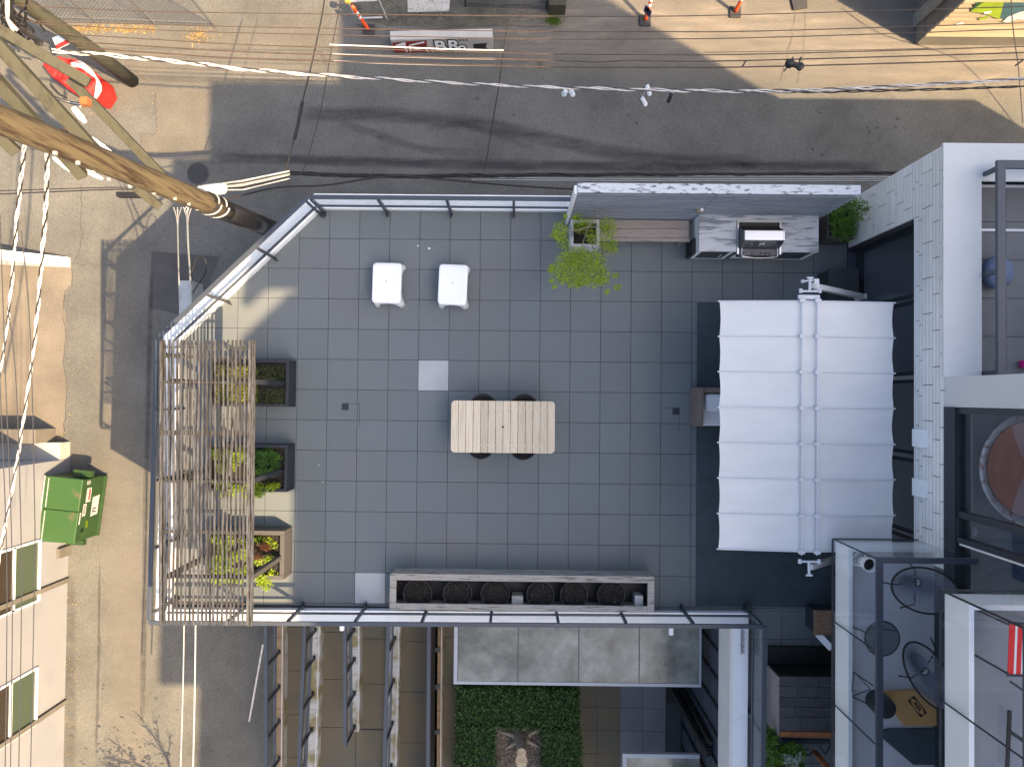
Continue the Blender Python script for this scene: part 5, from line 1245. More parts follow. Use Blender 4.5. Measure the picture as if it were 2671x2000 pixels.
wv_.build('seat_weave', m_rail, dt)
# ================================================================== STREET SIDE
# ---- white building at the left edge
lb = thing('white_building', 'white walled building with green windows at the left edge', 'building', P(170,1500,ZG))
A = P(184,1196,ZG); B = P(163,2100,ZG)
wx = lambda y: A.x+(B.x-A.x)*(y-A.y)/(B.y-A.y)
def py(v): return P(170,v,ZG).y
zt = -1.2
segs = [(A.y,py(1504)),(py(1514),py(1821)),(py(1832),py(2200))]
for ya,yb in segs:
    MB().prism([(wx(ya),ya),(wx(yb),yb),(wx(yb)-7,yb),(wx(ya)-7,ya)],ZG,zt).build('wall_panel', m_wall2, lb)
for ya,yb in ((py(1504),py(1514)),(py(1821),py(1832))):
    MB().prism([(wx(ya)-.12,ya),(wx(yb)-.12,yb),(wx(yb)-7,yb),(wx(ya)-7,ya)],ZG,zt).build('recess', m_bwall, lb)
    MB().box(wx(yb)-.06,yb-.03,ZG,wx(yb)+.06,yb+.10,zt).build('downpipe', m_bwall, lb)
for (y0v,y1v) in ((1434,1500),(1765,1820)):
    zb = -5.45
    xw_ = wx(py(y0v)); d = 14.267-zb
    ya = CAM.y-(y0v-1032)*d/1851+.1; yb = CAM.y-(y1v+75-1032)*d/1851
    f = MB(); x = wx((ya+yb)/2)+.0
    f.box(x-.05,yb-.05,zb-.07,x+.05,ya+.05,zb); f.box(x-.05,yb-.05,zb+.92,x+.04,ya+.05,zb+1.0); f.box(x-.05,ya,zb,x+.04,ya+.06,zt-.05); f.box(x-.05,yb-.06,zb,x+.04,yb,zt-.05)
    wn = f.build('window', m_white, lb)
    MB().box(x-.04,yb,zb,x+.012,ya,zb+.92).build('pane', m_gwin, wn); MB().box(x-.04,yb,zb+1.0,x+.012,ya,zt-.1).build('pane', M('brown pane',(.035,.026,.02),.2,.1,2,0), wn)
a = P(103,1206,-5.45); b = P(92,1430,-5.45)
a = P(106,1206,-5.62); b = P(93,1430,-5.62); MB().bar(a,b,.19,.22).build('bumper_rail', m_wood2, lb)
MB().box(wx(A.y)-7,A.y+.001,ZG,wx(A.y)-.02,A.y+.5,ZG+.45).build('concrete_step', m_concl, lb); MB().box(wx(A.y)-7,A.y+.502,ZG,wx(A.y)-.45,A.y+.9,ZG+.9).build('concrete_step', m_bwall, lb)
c = P(176,1433,ZG); o = MB().box(c.x-.12,c.y-.14,ZG+.001,c.x+.12,c.y+.14,ZG+.55).build('meter_box', m_bwall); tag(o,'small brown meter box on the white building below the dumpster','box')
# ---- sloping white cheek wall
a = k01(606,655,ZG); b = k01(606,572,ZG); xl = k01(-260,560,ZG).x
cwall = MB().add([(a.x,a.y,ZG),(a.x,b.y,ZG),(xl,b.y+.1,ZG),(xl,a.y+.1,ZG),(a.x,a.y,ZG+.10),(a.x,b.y,ZG+.10),(xl,b.y+.1,ZG+1.75),(xl,a.y+.1,ZG+1.75)],[(0,1,5,4),(1,2,6,5),(2,3,7,6),(3,0,4,7),(4,5,6,7)]).build('cheek_wall', m_wall)
tag(cwall,'sloping white concrete cheek wall in the sunlit yard at left','wall')
# ---- green dumpster
kz = K(80,1180,6.133); zl = -5.52
dm = thing('dumpster', 'green metal dumpster with dented lids and white stickers', 'dumpster', kz(600,900,ZG))
c0,c1,c2,c3 = [kz(x,y,zl) for x,y in ((240,368),(838,432),(692,1458),(112,1422))]
mid1,mid0 = c1.lerp(c2,.508), c0.lerp(c3,.498)
def slab(nm, pts, z, th, mat):
    MB().prism([tuple(p)[:2] for p in pts],z-th,z).build(nm, mat, dm, bevel=.02)
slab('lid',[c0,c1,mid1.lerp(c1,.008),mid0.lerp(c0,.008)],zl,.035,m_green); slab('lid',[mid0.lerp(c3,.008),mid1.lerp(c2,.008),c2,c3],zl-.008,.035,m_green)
for (p,q,r_,s_) in ((c0,c1,mid1,mid0),(mid0,mid1,c2,c3)):
    u0 = p.lerp(q,.10).lerp(s_.lerp(r_,.10),.06); u1 = p.lerp(q,.10).lerp(s_.lerp(r_,.10),.94); MB().bar(u0+Vector((0,0,.006)),u1+Vector((0,0,.006)),.02,.012).build('rib', m_galv, dm)
sh_ = .03; ins = lambda p: p.lerp((c0+c2)/2,.02)
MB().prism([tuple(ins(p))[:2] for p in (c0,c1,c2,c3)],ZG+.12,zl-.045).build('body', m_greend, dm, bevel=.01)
e1 = (c2-c1).normalized(); nrm = Vector((-e1.y,e1.x,0)); nrm = nrm if nrm.x>0 else -nrm
base = ins(c1); basee = ins(c2); fl_ = (basee-base).length
MB().bar(Vector((base.x,base.y,ZG+.16))+nrm*.02,Vector((basee.x,basee.y,ZG+.16))+nrm*.02,.04,.06).build('base_rib', m_greend, dm)
MB().bar(Vector((c0.x,c0.y,zl-.03))-nrm*.03,Vector((c3.x,c3.y,zl-.03))-nrm*.03,.03,.03).build('hinge_bar', m_galv, dm)
hN = (c0.lerp(c1,.5)); hM = c0.lerp(c1,.98); e2 = (c1-c0).normalized(); out_ = -e1
MB().bar(hN+out_*.10-Vector((0,0,.45)),hM+out_*.10-Vector((0,0,.45)),.18,.16).build('fork_pocket', m_greend, dm)
hN = (c3.lerp(c2,.5)); hM = c3.lerp(c2,.98)
MB().bar(hN-out_*.08-Vector((0,0,.55)),hM-out_*.08-Vector((0,0,.55)),.14,.16).build('fork_pocket', m_greend, dm)
for t in (.08,.92):
    for s_ in (base.lerp(basee,t)-nrm*.1, base.lerp(basee,t)-nrm*1.0): MB().lathe([(.06,0),(.06,.11),(0,.11)],(s_.x,s_.y,ZG+.002),12).build('caster', m_rubber, dm)
def decal(t0,t1,h0,h1,mat,nm,off=.004,sk=0):
    z0,z1 = zl-.06-(1.1)*h0, zl-.06-1.1*h1
    f = lambda t,z: Vector((base.x,base.y,0))+e1*fl_*t+nrm*off+Vector((0,0,z))
    MB().add([f(t0+sk,z0),f(t1+sk,z0),f(t1,z1),f(t0,z1)],[(0,1,2,3),(3,2,1,0)]).build(nm,mat,dm)
decal(.15,.38,.20,.40,m_ceram,'sticker'); decal(.30,.62,.50,.80,m_ceram,'sticker',.004,.02); decal(.40,.60,.13,.27,m_ceram,'sticker')
decal(.17,.35,.30,.36,m_cloc,'sticker_print',.006); decal(.50,.52,.56,.72,m_black,'sticker_print',.006); decal(.555,.575,.56,.72,m_black,'sticker_print',.006); decal(.52,.555,.56,.60,m_black,'sticker_print',.006)
decal(.43,.57,.17,.19,m_black,'sticker_print',.006); decal(.43,.57,.21,.23,m_black,'sticker_print',.006); decal(.71,.82,.34,.44,m_lime,'sticker',.004,-.03); decal(.80,.86,.17,.28,m_black,'sticker',.004)
decal(.03,.09,.16,.30,m_ceram,'sticker'); decal(.035,.085,.19,.21,m_black,'sticker_print',.006); decal(.035,.085,.24,.26,m_black,'sticker_print',.006); decal(.53,.72,.03,.08,m_ceram,'sticker')
# ---- red bin with tarp at the top left
kr = K(0,0,6.623)
rb = thing('red_bin', 'bright red covered bin under the tangled cables at top left', 'bin', kr(1300,1300,ZG))
zb = -5.75
top = [kr(x,y,zb) for x,y in ((700,1090),(960,960),(1300,1010),(1620,1240),(1690,1450),(1560,1650),(1200,1560),(880,1330))]
MB().prism([tuple(p)[:2] for p in top],ZG+.01,zb-.04).build('body', m_red, rb, bevel=.05)
ctr_ = sum(top,Vector())/8; tp = MB(); ns = 10; nr = 8
vs_ = []
for i in range(nr+1):
    for k in range(8*ns):
        a_ = top[k//ns].lerp(top[(k//ns+1)%8],(k%ns)/ns); p = ctr_.lerp(a_,1.02*i/nr)
        z = zb+.10*math.sin(p.x*6+p.y*3)*(1-i/nr*.6)+.06*math.sin(p.x*14-p.y*9); 
        if i == nr: z = zb-.16
        vs_.append((p.x,p.y,z))
N_ = 8*ns; tp.add(vs_,[(i*N_+k,(i+1)*N_+k,(i+1)*N_+(k+1)%N_,i*N_+(k+1)%N_) for i in range(nr) for k in range(N_)][::1]); tp.build('tarp', m_red, rb, smooth='all')
# ---- poles
def pole_pt(z): return rel(-5.12-.005*(z-2), 3.19-.094*(z-1.9), z)
up = thing('utility_pole', 'tall weathered timber utility pole with black base by the angled corner', 'pole', pole_pt(ZG))
ptb = MB(); ptb.tube([pole_pt(z) for z in (1.9,3,4,5,6,7,8,9.2)],[.175,.17,.165,.158,.153,.148,.144,.14],24); ptb.build('shaft', m_wood, up, smooth='all')
MB().tube([pole_pt(z) for z in (ZG,-3,0,1.92)],[.215,.20,.187,.180],24).build('black_base', m_tar, up, smooth='all')
bm2 = []
def beam(p, q, w2, nm='cross_arm', par=up, mat=m_wood2): return MB().bar(p,q,w2,w2*.9).build(nm, mat, par, bevel=.008)
beam(k00(-120,190,5.6),k00(770,718,5.0),.135); beam(k00(600,682,4.6),k00(1530,1650,3.75),.125,'brace'); beam(k00(-150,240,6.3),k00(885,1372,5.3),.145)
beam(k00(-150,560,6.9),P(217,460,5.75),.13); beam(P(-20,340,6.6),P(44,398,6.4),.12); beam(P(352,488,3.55),P(418,540,3.3),.13,'brace')
st = MB()
for t in range(9): 
    z = 3.0+t*.45; p = pole_pt(z); st.box(p.x-.02+.1*math.sin(t),p.y-.18,z,p.x+.02+.1*math.sin(t),p.y-.14,z+.03)
st.build('metal_tags', m_galv, up, kind='stuff')
ks = K(0,250,6.623)
for q,(a_,b_,r_,z) in enumerate((((1260,200),(1480,470),.045,5.2),((1150,640),(1500,890),.052,5.4),((1590,720),(1900,960),.022,4.9),((1700,830),(1960,1060),.052,4.8),((920,1060),(1220,1300),.035,5.1),((1440,1280),(1780,1440),.032,4.9))):
    p,q_ = ks(*a_,z),ks(*b_,z-.1); MB().tube([p,p.lerp(q_,.3),p.lerp(q_,.32),p.lerp(q_,.7),p.lerp(q_,.72),q_],[r_*.7,r_,r_*.85,r_,r_*.85,r_*.6],12).build('insulator', m_ceram, up, smooth='all')
p = ks(1300,390,5.5); q_ = ks(1060,700,5.5); MB().bar(p,q_,.06,.05).build('bracket', m_wirer, up)
p = ks(1480,110,5.0); MB().box(p.x-.05,p.y-.05,4.95,p.x+.05,p.y+.05,5.05).build('fuse_box', m_rust, up)
# cable wraps round the pole
for z,m_ in ((2.75,m_wireb),(2.68,m_wireb),(2.6,m_wirew),(2.35,m_wireb),(2.28,m_wirew)):
    pc = pole_pt(z); MB().tube([(pc.x+.19*math.cos(t),pc.y+.19*math.sin(t),z+.07*math.sin(t*1.3+z)) for t in [i*.33 for i in range(20)]],.012,6,False).build('cable_wrap', m_, up)
p2 = thing('utility_pole', 'second timber pole with mossy foot beside the red bin', 'pole', P(353,217,ZG))
MB().tube([P(345,212,ZG),P(240,130,-4.4),P(40,-8,-2.0),P(-150,-140,-.2)],[.20,.19,.175,.16],16).build('shaft', m_wood2, p2, smooth='all')
sg = [kr(x,y,-4.0) for x,y in ((905,665),(1125,545),(1325,690),(990,855))]
o = MB().add([tuple(p) for p in sg]+[tuple(p-Vector((0,0,.02))) for p in sg],[(3,2,1,0),(4,5,6,7),(0,1,5,4),(1,2,6,5),(2,3,7,6),(3,0,4,7)]).build('warning_plate', m_ceram, p2)
lo_ = [sg[0].lerp(sg[3],.62),sg[1].lerp(sg[2],.62),sg[2],sg[3]]; MB().add([tuple(p+Vector((0,0,.004))) for p in lo_],[(3,2,1,0)]).build('red_band', m_cloc, p2)
# tangle of cables at the top-left corner
tg_ = MB(); tgw = MB(); random.seed(11)
def wig(pts, amp, z0, z1, m, r):
    P_ = [kr(x+random.uniform(-amp,amp),y+random.uniform(-amp,amp),z0+(z1-z0)*i/(len(pts)-1)) for i,(x,y) in enumerate(pts)]; m.tube(smooth_line([tuple(p) for p in P_],4),r,5)
for k in range(20):
    x0 = random.uniform(-60,500); y0 = random.uniform(-60,400); wig([(x0,y0),(x0+random.uniform(-120,160),y0+160),(x0+random.uniform(-60,260),y0+330),(x0+random.uniform(60,320),y0+480)],50,-1.5,-3,tg_,random.choice((.012,.02,.028)))
for k in range(16):
    wig([(60+random.uniform(-60,160),-40),(200,180+random.uniform(-60,60)),(280+random.uniform(-80,80),380),(460+random.uniform(-70,70),560),(680+random.uniform(-60,60),760)],40,-1,-2.2,tg_,.018)
for k in range(5): wig([(120,-30),(110+k*12,180),(140,360),(220+k*20,520)],30,-.8,-1.6,tgw,.022)
for k in range(5): wig([(1230+k*8,1120+k*10),(1400,1080+k*22),(1560,1200+k*20),(1700-k*10,1380),(1740-k*20,1560),(1650-k*8,1690)],14,2.5,2.2,tgw,.010)
for k in range(6): wig([(700,1560+k*14),(1000,1690+k*8),(1250,1780),(1400,1800+k*10)],20,3,3.2,tgw if k%2 else tg_,.009)
for k in range(3): wig([(880,1450+k*20),(1000,1600+k*14),(1150,1700)],16,3.2,3.2,tg_,.012)
tag(tg_.build('cable_tangle', m_wireb, kind='stuff'),'tangle of black cables at the top left corner','cables'); tag(tgw.build('cable_tangle', m_wirew, kind='stuff'),'loops of white cable over the red bin','cables')
random.seed(21)
# ---- overhead wires
def cable(name, lab, pts, r, mat, strands=0, tw_r=.02, pitch=.7, grp=None, mat2=None):
    line = smooth_line([tuple(P(*p)) for p in pts], 10)
    m = MB()
    if not strands: m.tube(line, r, 6)
    else:
        s = 0; L = [0]
        for a_,b_ in zip(line[:-1],line[1:]): s += math.dist(a_,b_); L.append(s)
        nn = max(30,int(s/pitch*10)); res = []
        j = 0
        for i in range(nn+1):
            t = s*i/nn
            while j < len(L)-2 and L[j+1] < t: j += 1
            f_ = (t-L[j])/max(1e-6,L[j+1]-L[j]); res.append(Vector(line[j]).lerp(Vector(line[j+1]),f_))
        for k in range(strands):
            if mat2: m.mi = k % 2
            pp = []
            for i,p in enumerate(res):
                d = (res[min(i+1,nn)]-res[max(0,i-1)]).normalized(); a_ = d.cross(Vector((0,0,1))).normalized(); b_ = d.cross(a_)
                th = 2*math.pi*(s*i/nn/pitch+k/strands)+.6*math.sin(i*.09); rr = tw_r*(1+.35*math.sin(i*.05+k)); pp.append(p+a_*rr*math.cos(th)+b_*rr*math.sin(th))
            m.tube(pp, r, 5, False)
    o = m.build(name, [mat,mat2] if mat2 else mat); return tag(o, lab, 'cable', grp)
gw = 'overhead wires above the alley'
cable('twisted_cable','thick pale twisted cable crossing the alley with shoes on it',[(135,133,4.6),(300,146,4.0),(480,163,3.2),(668,184,2.6),(1000,206,2.1),(1336,224,1.9),(1668,234,1.9),(2004,238,2.0),(2330,226,2.2),(2760,200,2.5)],.0105,m_wirew,3,.019,.9,None,m_steel_d)
cable('twisted_cable','grey cable branching below the pale twisted cable at right',[(1990,240,2.0),(2150,240,2.0),(2330,236,2.05),(2500,232,2.1),(2760,222,2.3)],.011,m_wireb,2,.012,.8)
for q,(pts,mat,r) in enumerate((([(40,14),(352,29),(668,35),(1336,42),(1700,43),(2004,37),(2800,14)],m_wirer,.009),([(70,56),(400,64),(668,71),(1336,82),(1700,83),(2004,81),(2800,56)],m_wirer,.009),([(90,62),(400,78),(668,87),(1336,101),(1700,102),(2004,98),(2800,72)],m_wirer,.009),
      ([(150,88),(400,103),(668,118),(1336,139),(1670,143),(2004,141),(2800,118)],m_wirer,.010),([(180,108),(400,122),(668,137),(1000,147),(1336,155),(1500,160),(1560,162),(1640,158),(1760,160),(2004,157),(2800,134)],m_wirer,.012),([(200,124),(400,138),(668,154),(1336,173),(1700,176),(2004,174),(2800,152)],m_wirer,.013))):
    cable('overhead_wire','thin brown overhead wire, %s of the six crossing the alley' % ['topmost','second from the top','third from the top','third from the bottom','second from the bottom','lowest'][q],[(u,v,1.6) for u,v in pts],r,mat,grp=gw)
cable('overhead_wire','faint broken wire just above the dark wires at upper right',[(1836,137,1.0),(2004,135,1.0),(2233,131,1.0),(2420,127,1.0)],.006,m_wirer)
cable('pale_wire','sunlit stretch of the third lowest overhead wire, added as a pale cable',[(860,117,1.55),(1050,124,1.55),(1180,129,1.55),(1314,132,1.55)],.012,m_wirew)  # sun on this stretch of wire put into a separate pale tube
cable('pale_wire','sunlit stretch of the second lowest overhead wire, added as a pale cable',[(868,142.5,1.58),(1000,147,1.58),(1150,151,1.58),(1291,154,1.58)],.015,m_cush)  # pale colour stands in for sunlight on the wire here
cable('pale_wire','sunlit stretch of the lowest overhead wire, added as a pale cable',[(870,160,1.58),(1000,165,1.58),(1150,169,1.58),(1291,172,1.58)],.014,m_cush)  # lit look of the lowest wire, painted as a pale tube
cable('black_cable_bundle','thick black cable bundle along the alley edge of the terrace',[(750,452,-.6),(900,457,-1.0),(1050,460,-1.1),(1336,457,-1.1),(1700,455,-1.1),(2004,454,-1.1),(2500,449,-1.1)],.018,m_wireb,4,.028,1.6)
cable('black_cable','black cable sagging below the bundle in front of the terrace',[(520,540,.3),(712,491,-.4),(850,483,-.8),(1018,460,-1.0),(1150,468,-1.1),(1336,484,-1.2),(1500,494,-1.3),(1800,512,-1.3)],.022,m_wireb)
for q,(v0,v1,v2) in enumerate(((456,459,461),(468,471,471),(463,466,466))): cable('pale_wire',['upper','lower','middle'][q]+' of three thin pale wires beside the privacy screen',[(1190+q*40,v0,-1.6),(1600,v1,-1.6),(2330,v2,-1.6)],.008,m_galv)
cd_ = thing('cable_conduit','pale lit conduit and cables leaving the pole above the angled corner','conduit',P(520,497,1.9))
ko = K(300,400,6.623)
MB().tube([ko(1460,600,2.3),ko(1700,560,1.6),ko(2000,560,.9),ko(2212,520,.5),P(690,468,0),P(752,452,-.5)],[.035,.045,.055,.055,.055,.05],12).build('conduit', m_galv, cd_)
MB().tube([ko(1490,660,2.2),ko(1860,610,1.6)],.10,14).build('splice_case', m_ceram, cd_, bevel=.02)
for k in range(5): MB().tube([ko(1340,640,2.3),ko(1500,590+k*16,2.0),ko(1800,530+k*26,1.4),ko(2212,470+k*40,.6),P(755,446+k*5,-.45)],.011,6).build('cable', m_wirew if k%2==0 else m_wireb, cd_)
for k in range(4): MB().tube([ko(1100+k*20,600,2.5),ko(1200+k*30,580-k*10,2.5),ko(1300,650,2.4),ko(1350,760+k*20,2.3),ko(1200+k*30,980,2.25)],.012,6).build('cable', m_wireb if k%2 else m_wirew, cd_)
for k in range(3): MB().tube([ko(1450+k*30,700,2.2),ko(1520+k*20,730,2.1),ko(1480,770,2.1),ko(1430,760,2.2)],.009,6).build('cable_loop', m_wirew, cd_)
for q,(xs_,pts) in enumerate(((0,[(463,547,2.3),(464,620,.6),(467,740,-1.3),(474,1000,-2.0),(480,1627,-2.0),(466,2150,-1.9)]),(1,[(488,552,2.3),(491,640,.6),(498,760,-1.3),(506,1000,-2.0),(510,1627,-2.0),(500,2150,-1.9)]))):
    cable('service_cable',['left','right'][q]+' of two pale service cables dropping from the pole beside the terrace',pts,.014 if q==0 else .018,m_galv)
    for k in range(3): cable('service_tail',['leftmost','middle','rightmost'][k]+' pale tail fanning from the pole into the '+['left','right'][q]+' service cable',[(463+q*26+(k-1)*10,542,2.45),(463+q*26+(k-1)*3,565,2.0),(463.5+q*26,590,1.4)],.008,m_wirew,grp='cable tails at the pole')
cable('hanging_loop','black cable loop hanging beside the angled corner',[(497,765,-1.4),(503,700,-1.2),(520,668,-1.1),(536,680,-1.1),(536,710,-1.2),(515,745,-1.4),(502,765,-1.6)],.014,m_wireb)
c = P(487,770,-1.6); o = MB().box(c.x-.14,c.y-.5,-2.1,c.x+.14,c.y+.32,-1.55).build('junction_box', m_galv); tag(o,'grey junction box on the service cables below the angled corner','box')
cable('drop_wire','black drop wire with a thick sleeve from the top to the conduit',[(850,-30,-1.0),(840,40,-.8),(817,150,-.6),(790,262,-.5),(774,340,-.5),(757,400,-.4),(744,447,-.4)],.016,m_wireb)
cable('wire_sleeve','thick black sleeve on the drop wire above the conduit',[(789,266,-.48),(782,300,-.47),(775,335,-.47),(768,362,-.45)],.040,m_wireb)
cable('drop_wire','thin black wire from the top edge down to the bundle, left',[(896,-30,-1.2),(868,110,-1.0),(838,280,-1.0),(812,380,-1.0),(791,447,-.95)],.009,m_wireb)
cable('drop_wire','thin black wire from the overhead wires down to the bundle, right',[(1325,50,1.3),(1312,140,.8),(1300,230,.2),(1285,320,-.4),(1272,400,-.9),(1262,446,-1.1)],.011,m_wireb)
cable('twisted_cable','outer white twisted cable hanging at the left edge',[(66,330,5.2),(60,420,4.7),(51,500,4.3),(38,640,3.9),(27,772,3.6),(12,900,3.4),(-20,1080,3.3)],.010,m_wirew,3,.015,.6,None,m_wireb)
cable('twisted_cable','inner white twisted cable hanging at the left edge',[(124,392,5.0),(122,460,4.7),(118,560,4.2),(103,750,3.6),(89,900,3.2),(75,1000,3.0),(45,1200,2.8),(3,1423,2.7),(-25,1560,2.7)],.011,m_wirew,3,.017,.6,None,m_wireb)
for q,pts in enumerate(([(-12,700,4),(2,1050,3.6),(18,1500,3.4),(12,2100,3.4)],[(0,560,4),(15,1000,3.6),(32,1500,3.4),(26,2100,3.4)],[(20,800,4),(42,1000,3.6),(56,1500,3.4),(47,2100,3.4)],[(55,600,4),(78,850,3.6),(90,1300,3.4),(90,1500,3.4),(78,2100,3.4)])):
    cable('overhead_wire','thin grey wire over the white building, %s from the left' % ['first','second','third','fourth'][q],pts,.0075,m_steel_d,grp='wires over the white building')
cable('overhead_wire','thin dark wire running left from the pole to the edge',[(-30,508,3.2),(150,500,3.3),(320,494,3.3),(430,500,3.2)],.010,m_wireb)
cable('overhead_wire','second dark wire running left from the pole to the edge',[(-30,499,3.2),(150,493,3.3),(320,489,3.3),(430,496,3.2)],.008,m_wireb)
o = MB().box(P(308,520,2.6).x,P(308,516,2.6).y,2.55,P(372,503,2.6).x,P(308,503,2.6).y,2.68).build('cable_closure', m_black, bevel=.02); tag(o,'black cable closure hung left of the tall pole','closure')
cable('fallen_pole','pale thin pole leaning beside the courtyard edge',[(686,1680,-5.4),(668,1780,-5.8),(650,1880,-6.3)],.028,m_wirew)
# black clamps on the lines
c = P(2080,165,1.65); o = MB().lathe([(.0,-.07),(.07,-.06),(.085,0),(.06,.06),(0,.07)],(c.x-.12,c.y+.01,1.62),14).tube([(c.x-.1,c.y,1.62),(c.x+.02,c.y-.02,1.6)],.05,10).lathe([(0,-.05),(.06,-.04),(.065,.03),(0,.05)],(c.x+.07,c.y-.04,1.6),12).tube([(c.x-.1,c.y,1.62),(c.x-.07,c.y+.12,1.62)],.014,6).tube([(c.x+.04,c.y,1.62),(c.x+.07,c.y+.12,1.62)],.014,6).build('line_clamp', m_black); tag(o,'black bird shaped clamp hanging on the lower dark wires','clamp')
for q,(u,v,dx,dy) in enumerate(((1937,173,9,-14),(2045,186,10,-12),(2648,172,20,-14))):
    a = P(u,v,1.6); b = P(u+dx,v+dy,1.6); o = MB().tube([a,b],.014,6).build('wire_tie', m_wireb); tag(o,['short black tie on the second lowest wire','short black tie under the lowest wire by the clamp','black tie on the lowest wire at the right edge'][q],'tie')
# ---- shoes thrown over the cable
def shoe(mb_u, mb_s, heel, toe, z, wd=.095):
    h,t = Vector(heel),Vector(toe); d = (t-h).normalized(); a_ = d.cross(Vector((0,0,1))).normalized(); up_ = a_.cross(d).normalized(); L = (t-h).length
    prof = [(0,.7,.42),(.1,.86,.52),(.3,.82,.50),(.5,.86,.36),(.72,1.0,.30),(.9,.86,.24),(1.0,.45,.16)]
    rings = []
    for f,wf,hf in prof:
        c_ = h+d*L*f; rings.append([c_+a_*wd/2*wf*math.cos(t_)+up_*(wd*hf*.9*max(0,math.sin(t_))) for t_ in [math.pi*k/8 for k in range(9)]])
    v_ = [p for r in rings for p in r]; n_ = 9
    mb_u.add(v_,[(i*n_+k,i*n_+k+1,(i+1)*n_+k+1,(i+1)*n_+k) for i in range(len(rings)-1) for k in range(n_-1)]+[tuple(range(n_))]+[tuple(range((len(rings)-1)*n_+n_-1,(len(rings)-1)*n_-1,-1))])
    so_ = [];
    for f,wf,_ in prof: c_ = h+d*L*f; so_ += [c_-a_*wd/2*wf*1.06,c_+a_*wd/2*wf*1.06,c_-a_*wd/2*wf*1.06-up_*.026,c_+a_*wd/2*wf*1.06-up_*.026]
    n = len(prof); fs = []
    for i in range(n-1): b = i*4; fs += [(b+2,b+3,b+7,b+6),(b,b+4,b+5,b+1),(b,b+2,b+6,b+4),(b+1,b+5,b+7,b+3)]
    fs += [(0,1,3,2),(n*4-4,n*4-2,n*4-1,n*4-3)]; mb_s.add(so_,fs)
m_sw = M('white shoe',(.62,.66,.70),.7,.15,20); m_sd = M('black shoe',(.02,.02,.022),.7,.2,20)
def shoes(lab, cat_g, items, hang, mu_, msole):
    o = thing('hanging_shoes', lab, 'shoes', P(*hang,1.9), 'shoes hung on the cable')
    for (h,t,z) in items:
        a_,b_ = MB(),MB(); shoe(a_,b_,P(*h,z+.05),P(*t,z-.08),z); s1 = a_.build('shoe', mu_, o, smooth=True); b_.build('sole', msole, s1)
        MB().tube([P(*h,z+.06),P((h[0]+hang[0])/2,(h[1]+hang[1])/2,z+.2),P(*hang,1.92)],.005,4).build('lace', m_sw, o)
    return o
shoes('pair of white shoes hung side by side on the twisted cable',0,[((1476,236),(1468,250),1.45),((1488,236),(1498,250),1.45)],(1482,230),m_sw,m_sw)
shoes('pair of grey and black shoes hung end to end on the cable',0,[((1686,222),(1696,250),1.5),((1673,254),(1686,276),1.35)],(1688,234),m_sw,m_sd)
shoes('single black shoe with white sole hung right of the grey pair',0,[((1753,242),(1742,269),1.4)],(1755,236),m_sd,m_sw)
# ---- barrier with graffiti
kbr = K(800,0,3.3114)
hb = .62
a0,a1 = kbr(725,333,ZG+hb),kbr(1605,270,ZG+hb); fz = ZG+hb
f0,f1 = kbr(722,345,fz),kbr(1605,325,fz)
dirx = (f1-f0).normalized(); nrm_ = Vector((-dirx.y,dirx.x,0)); wd = .26; Lb = (f1-f0).length
br_ = thing('concrete_barrier','low concrete barrier with red and white graffiti','barrier',f0-Vector((0,0,hb)))
def bp(s,n,z): return Vector((f0.x,f0.y,0))+dirx*s+nrm_*n+Vector((0,0,ZG+z))
MB().add([bp(0,-.09,0.002),bp(Lb,-.09,0.002),bp(Lb,wd+.09,0.002),bp(0,wd+.09,0.002),bp(0,0,hb),bp(Lb,0,hb),bp(Lb,wd,hb),bp(0,wd,hb)],[(3,2,1,0),(4,5,6,7),(0,1,5,4),(1,2,6,5),(2,3,7,6),(3,0,4,7)]).build('block', m_concl, br_, bevel=.015)
def face(s,h,off): return bp(s,-.09*(1-h/hb)-off,h)
def paint(nm,pts,mat,off): MB().add([face(s,h,off) for s,h in pts],[tuple(range(len(pts)))]).build(nm,mat,br_)
m_gred = M('red spray paint',(.20,.012,.016),.6,.3,5,.05); m_gwh = M('white spray paint',(.72,.73,.74),.6,.1,5,.03); m_gbk = M('black spray paint',(.012,.012,.014),.6,.2,5,.03)
paint('graffiti',[(.02,.04),(1.16,.03),(1.02,.30),(1.05,.58),(.55,.55),(.03,.50)],m_gred,.017)
for pts in ([(.10,.40),(.36,.52),(.44,.50),(.40,.36),(.44,.10),(.38,.06),(.34,.36),(.12,.34)],[(.56,.42),(.98,.55),(.98,.47),(.56,.35)],[(.60,.14),(.60,.20),(1.0,.28),(1.06,.06),(1.0,.06),(.96,.20)],[(.48,.10),(.52,.44),(.56,.30),(.54,.08)]): paint('graffiti',pts,m_gwh,.021)
th_ = math.atan2(dirx.y,dirx.x); tilt = math.atan2(hb,.09)
for txt,s,sz,dy in (('B',1.42,.66,0),('R',1.82,.62,.02),('o',2.06,.46,-.05)):
    for off,mat,bold in ((.020,m_gbk,.055),(.026,m_gwh,.018)):
        text_obj(txt,sz,mat,'graffiti',br_,face(s,.30+dy,off),(tilt,0,th_),.001,.95,1.0,bold)
paint('graffiti',[(2.40,.16),(2.40,.36),(2.80,.40),(2.76,.20),(2.86,.06),(2.60,.14)],m_gbk,.018)
for k in range(3): paint('graffiti',[(1.98+k*.1,.50),(2.0+k*.1,.60),(2.02+k*.1,.60),(2.06+k*.1,.50),(2.03+k*.1,.50),(2.01+k*.1,.55)],m_gbk,.018)
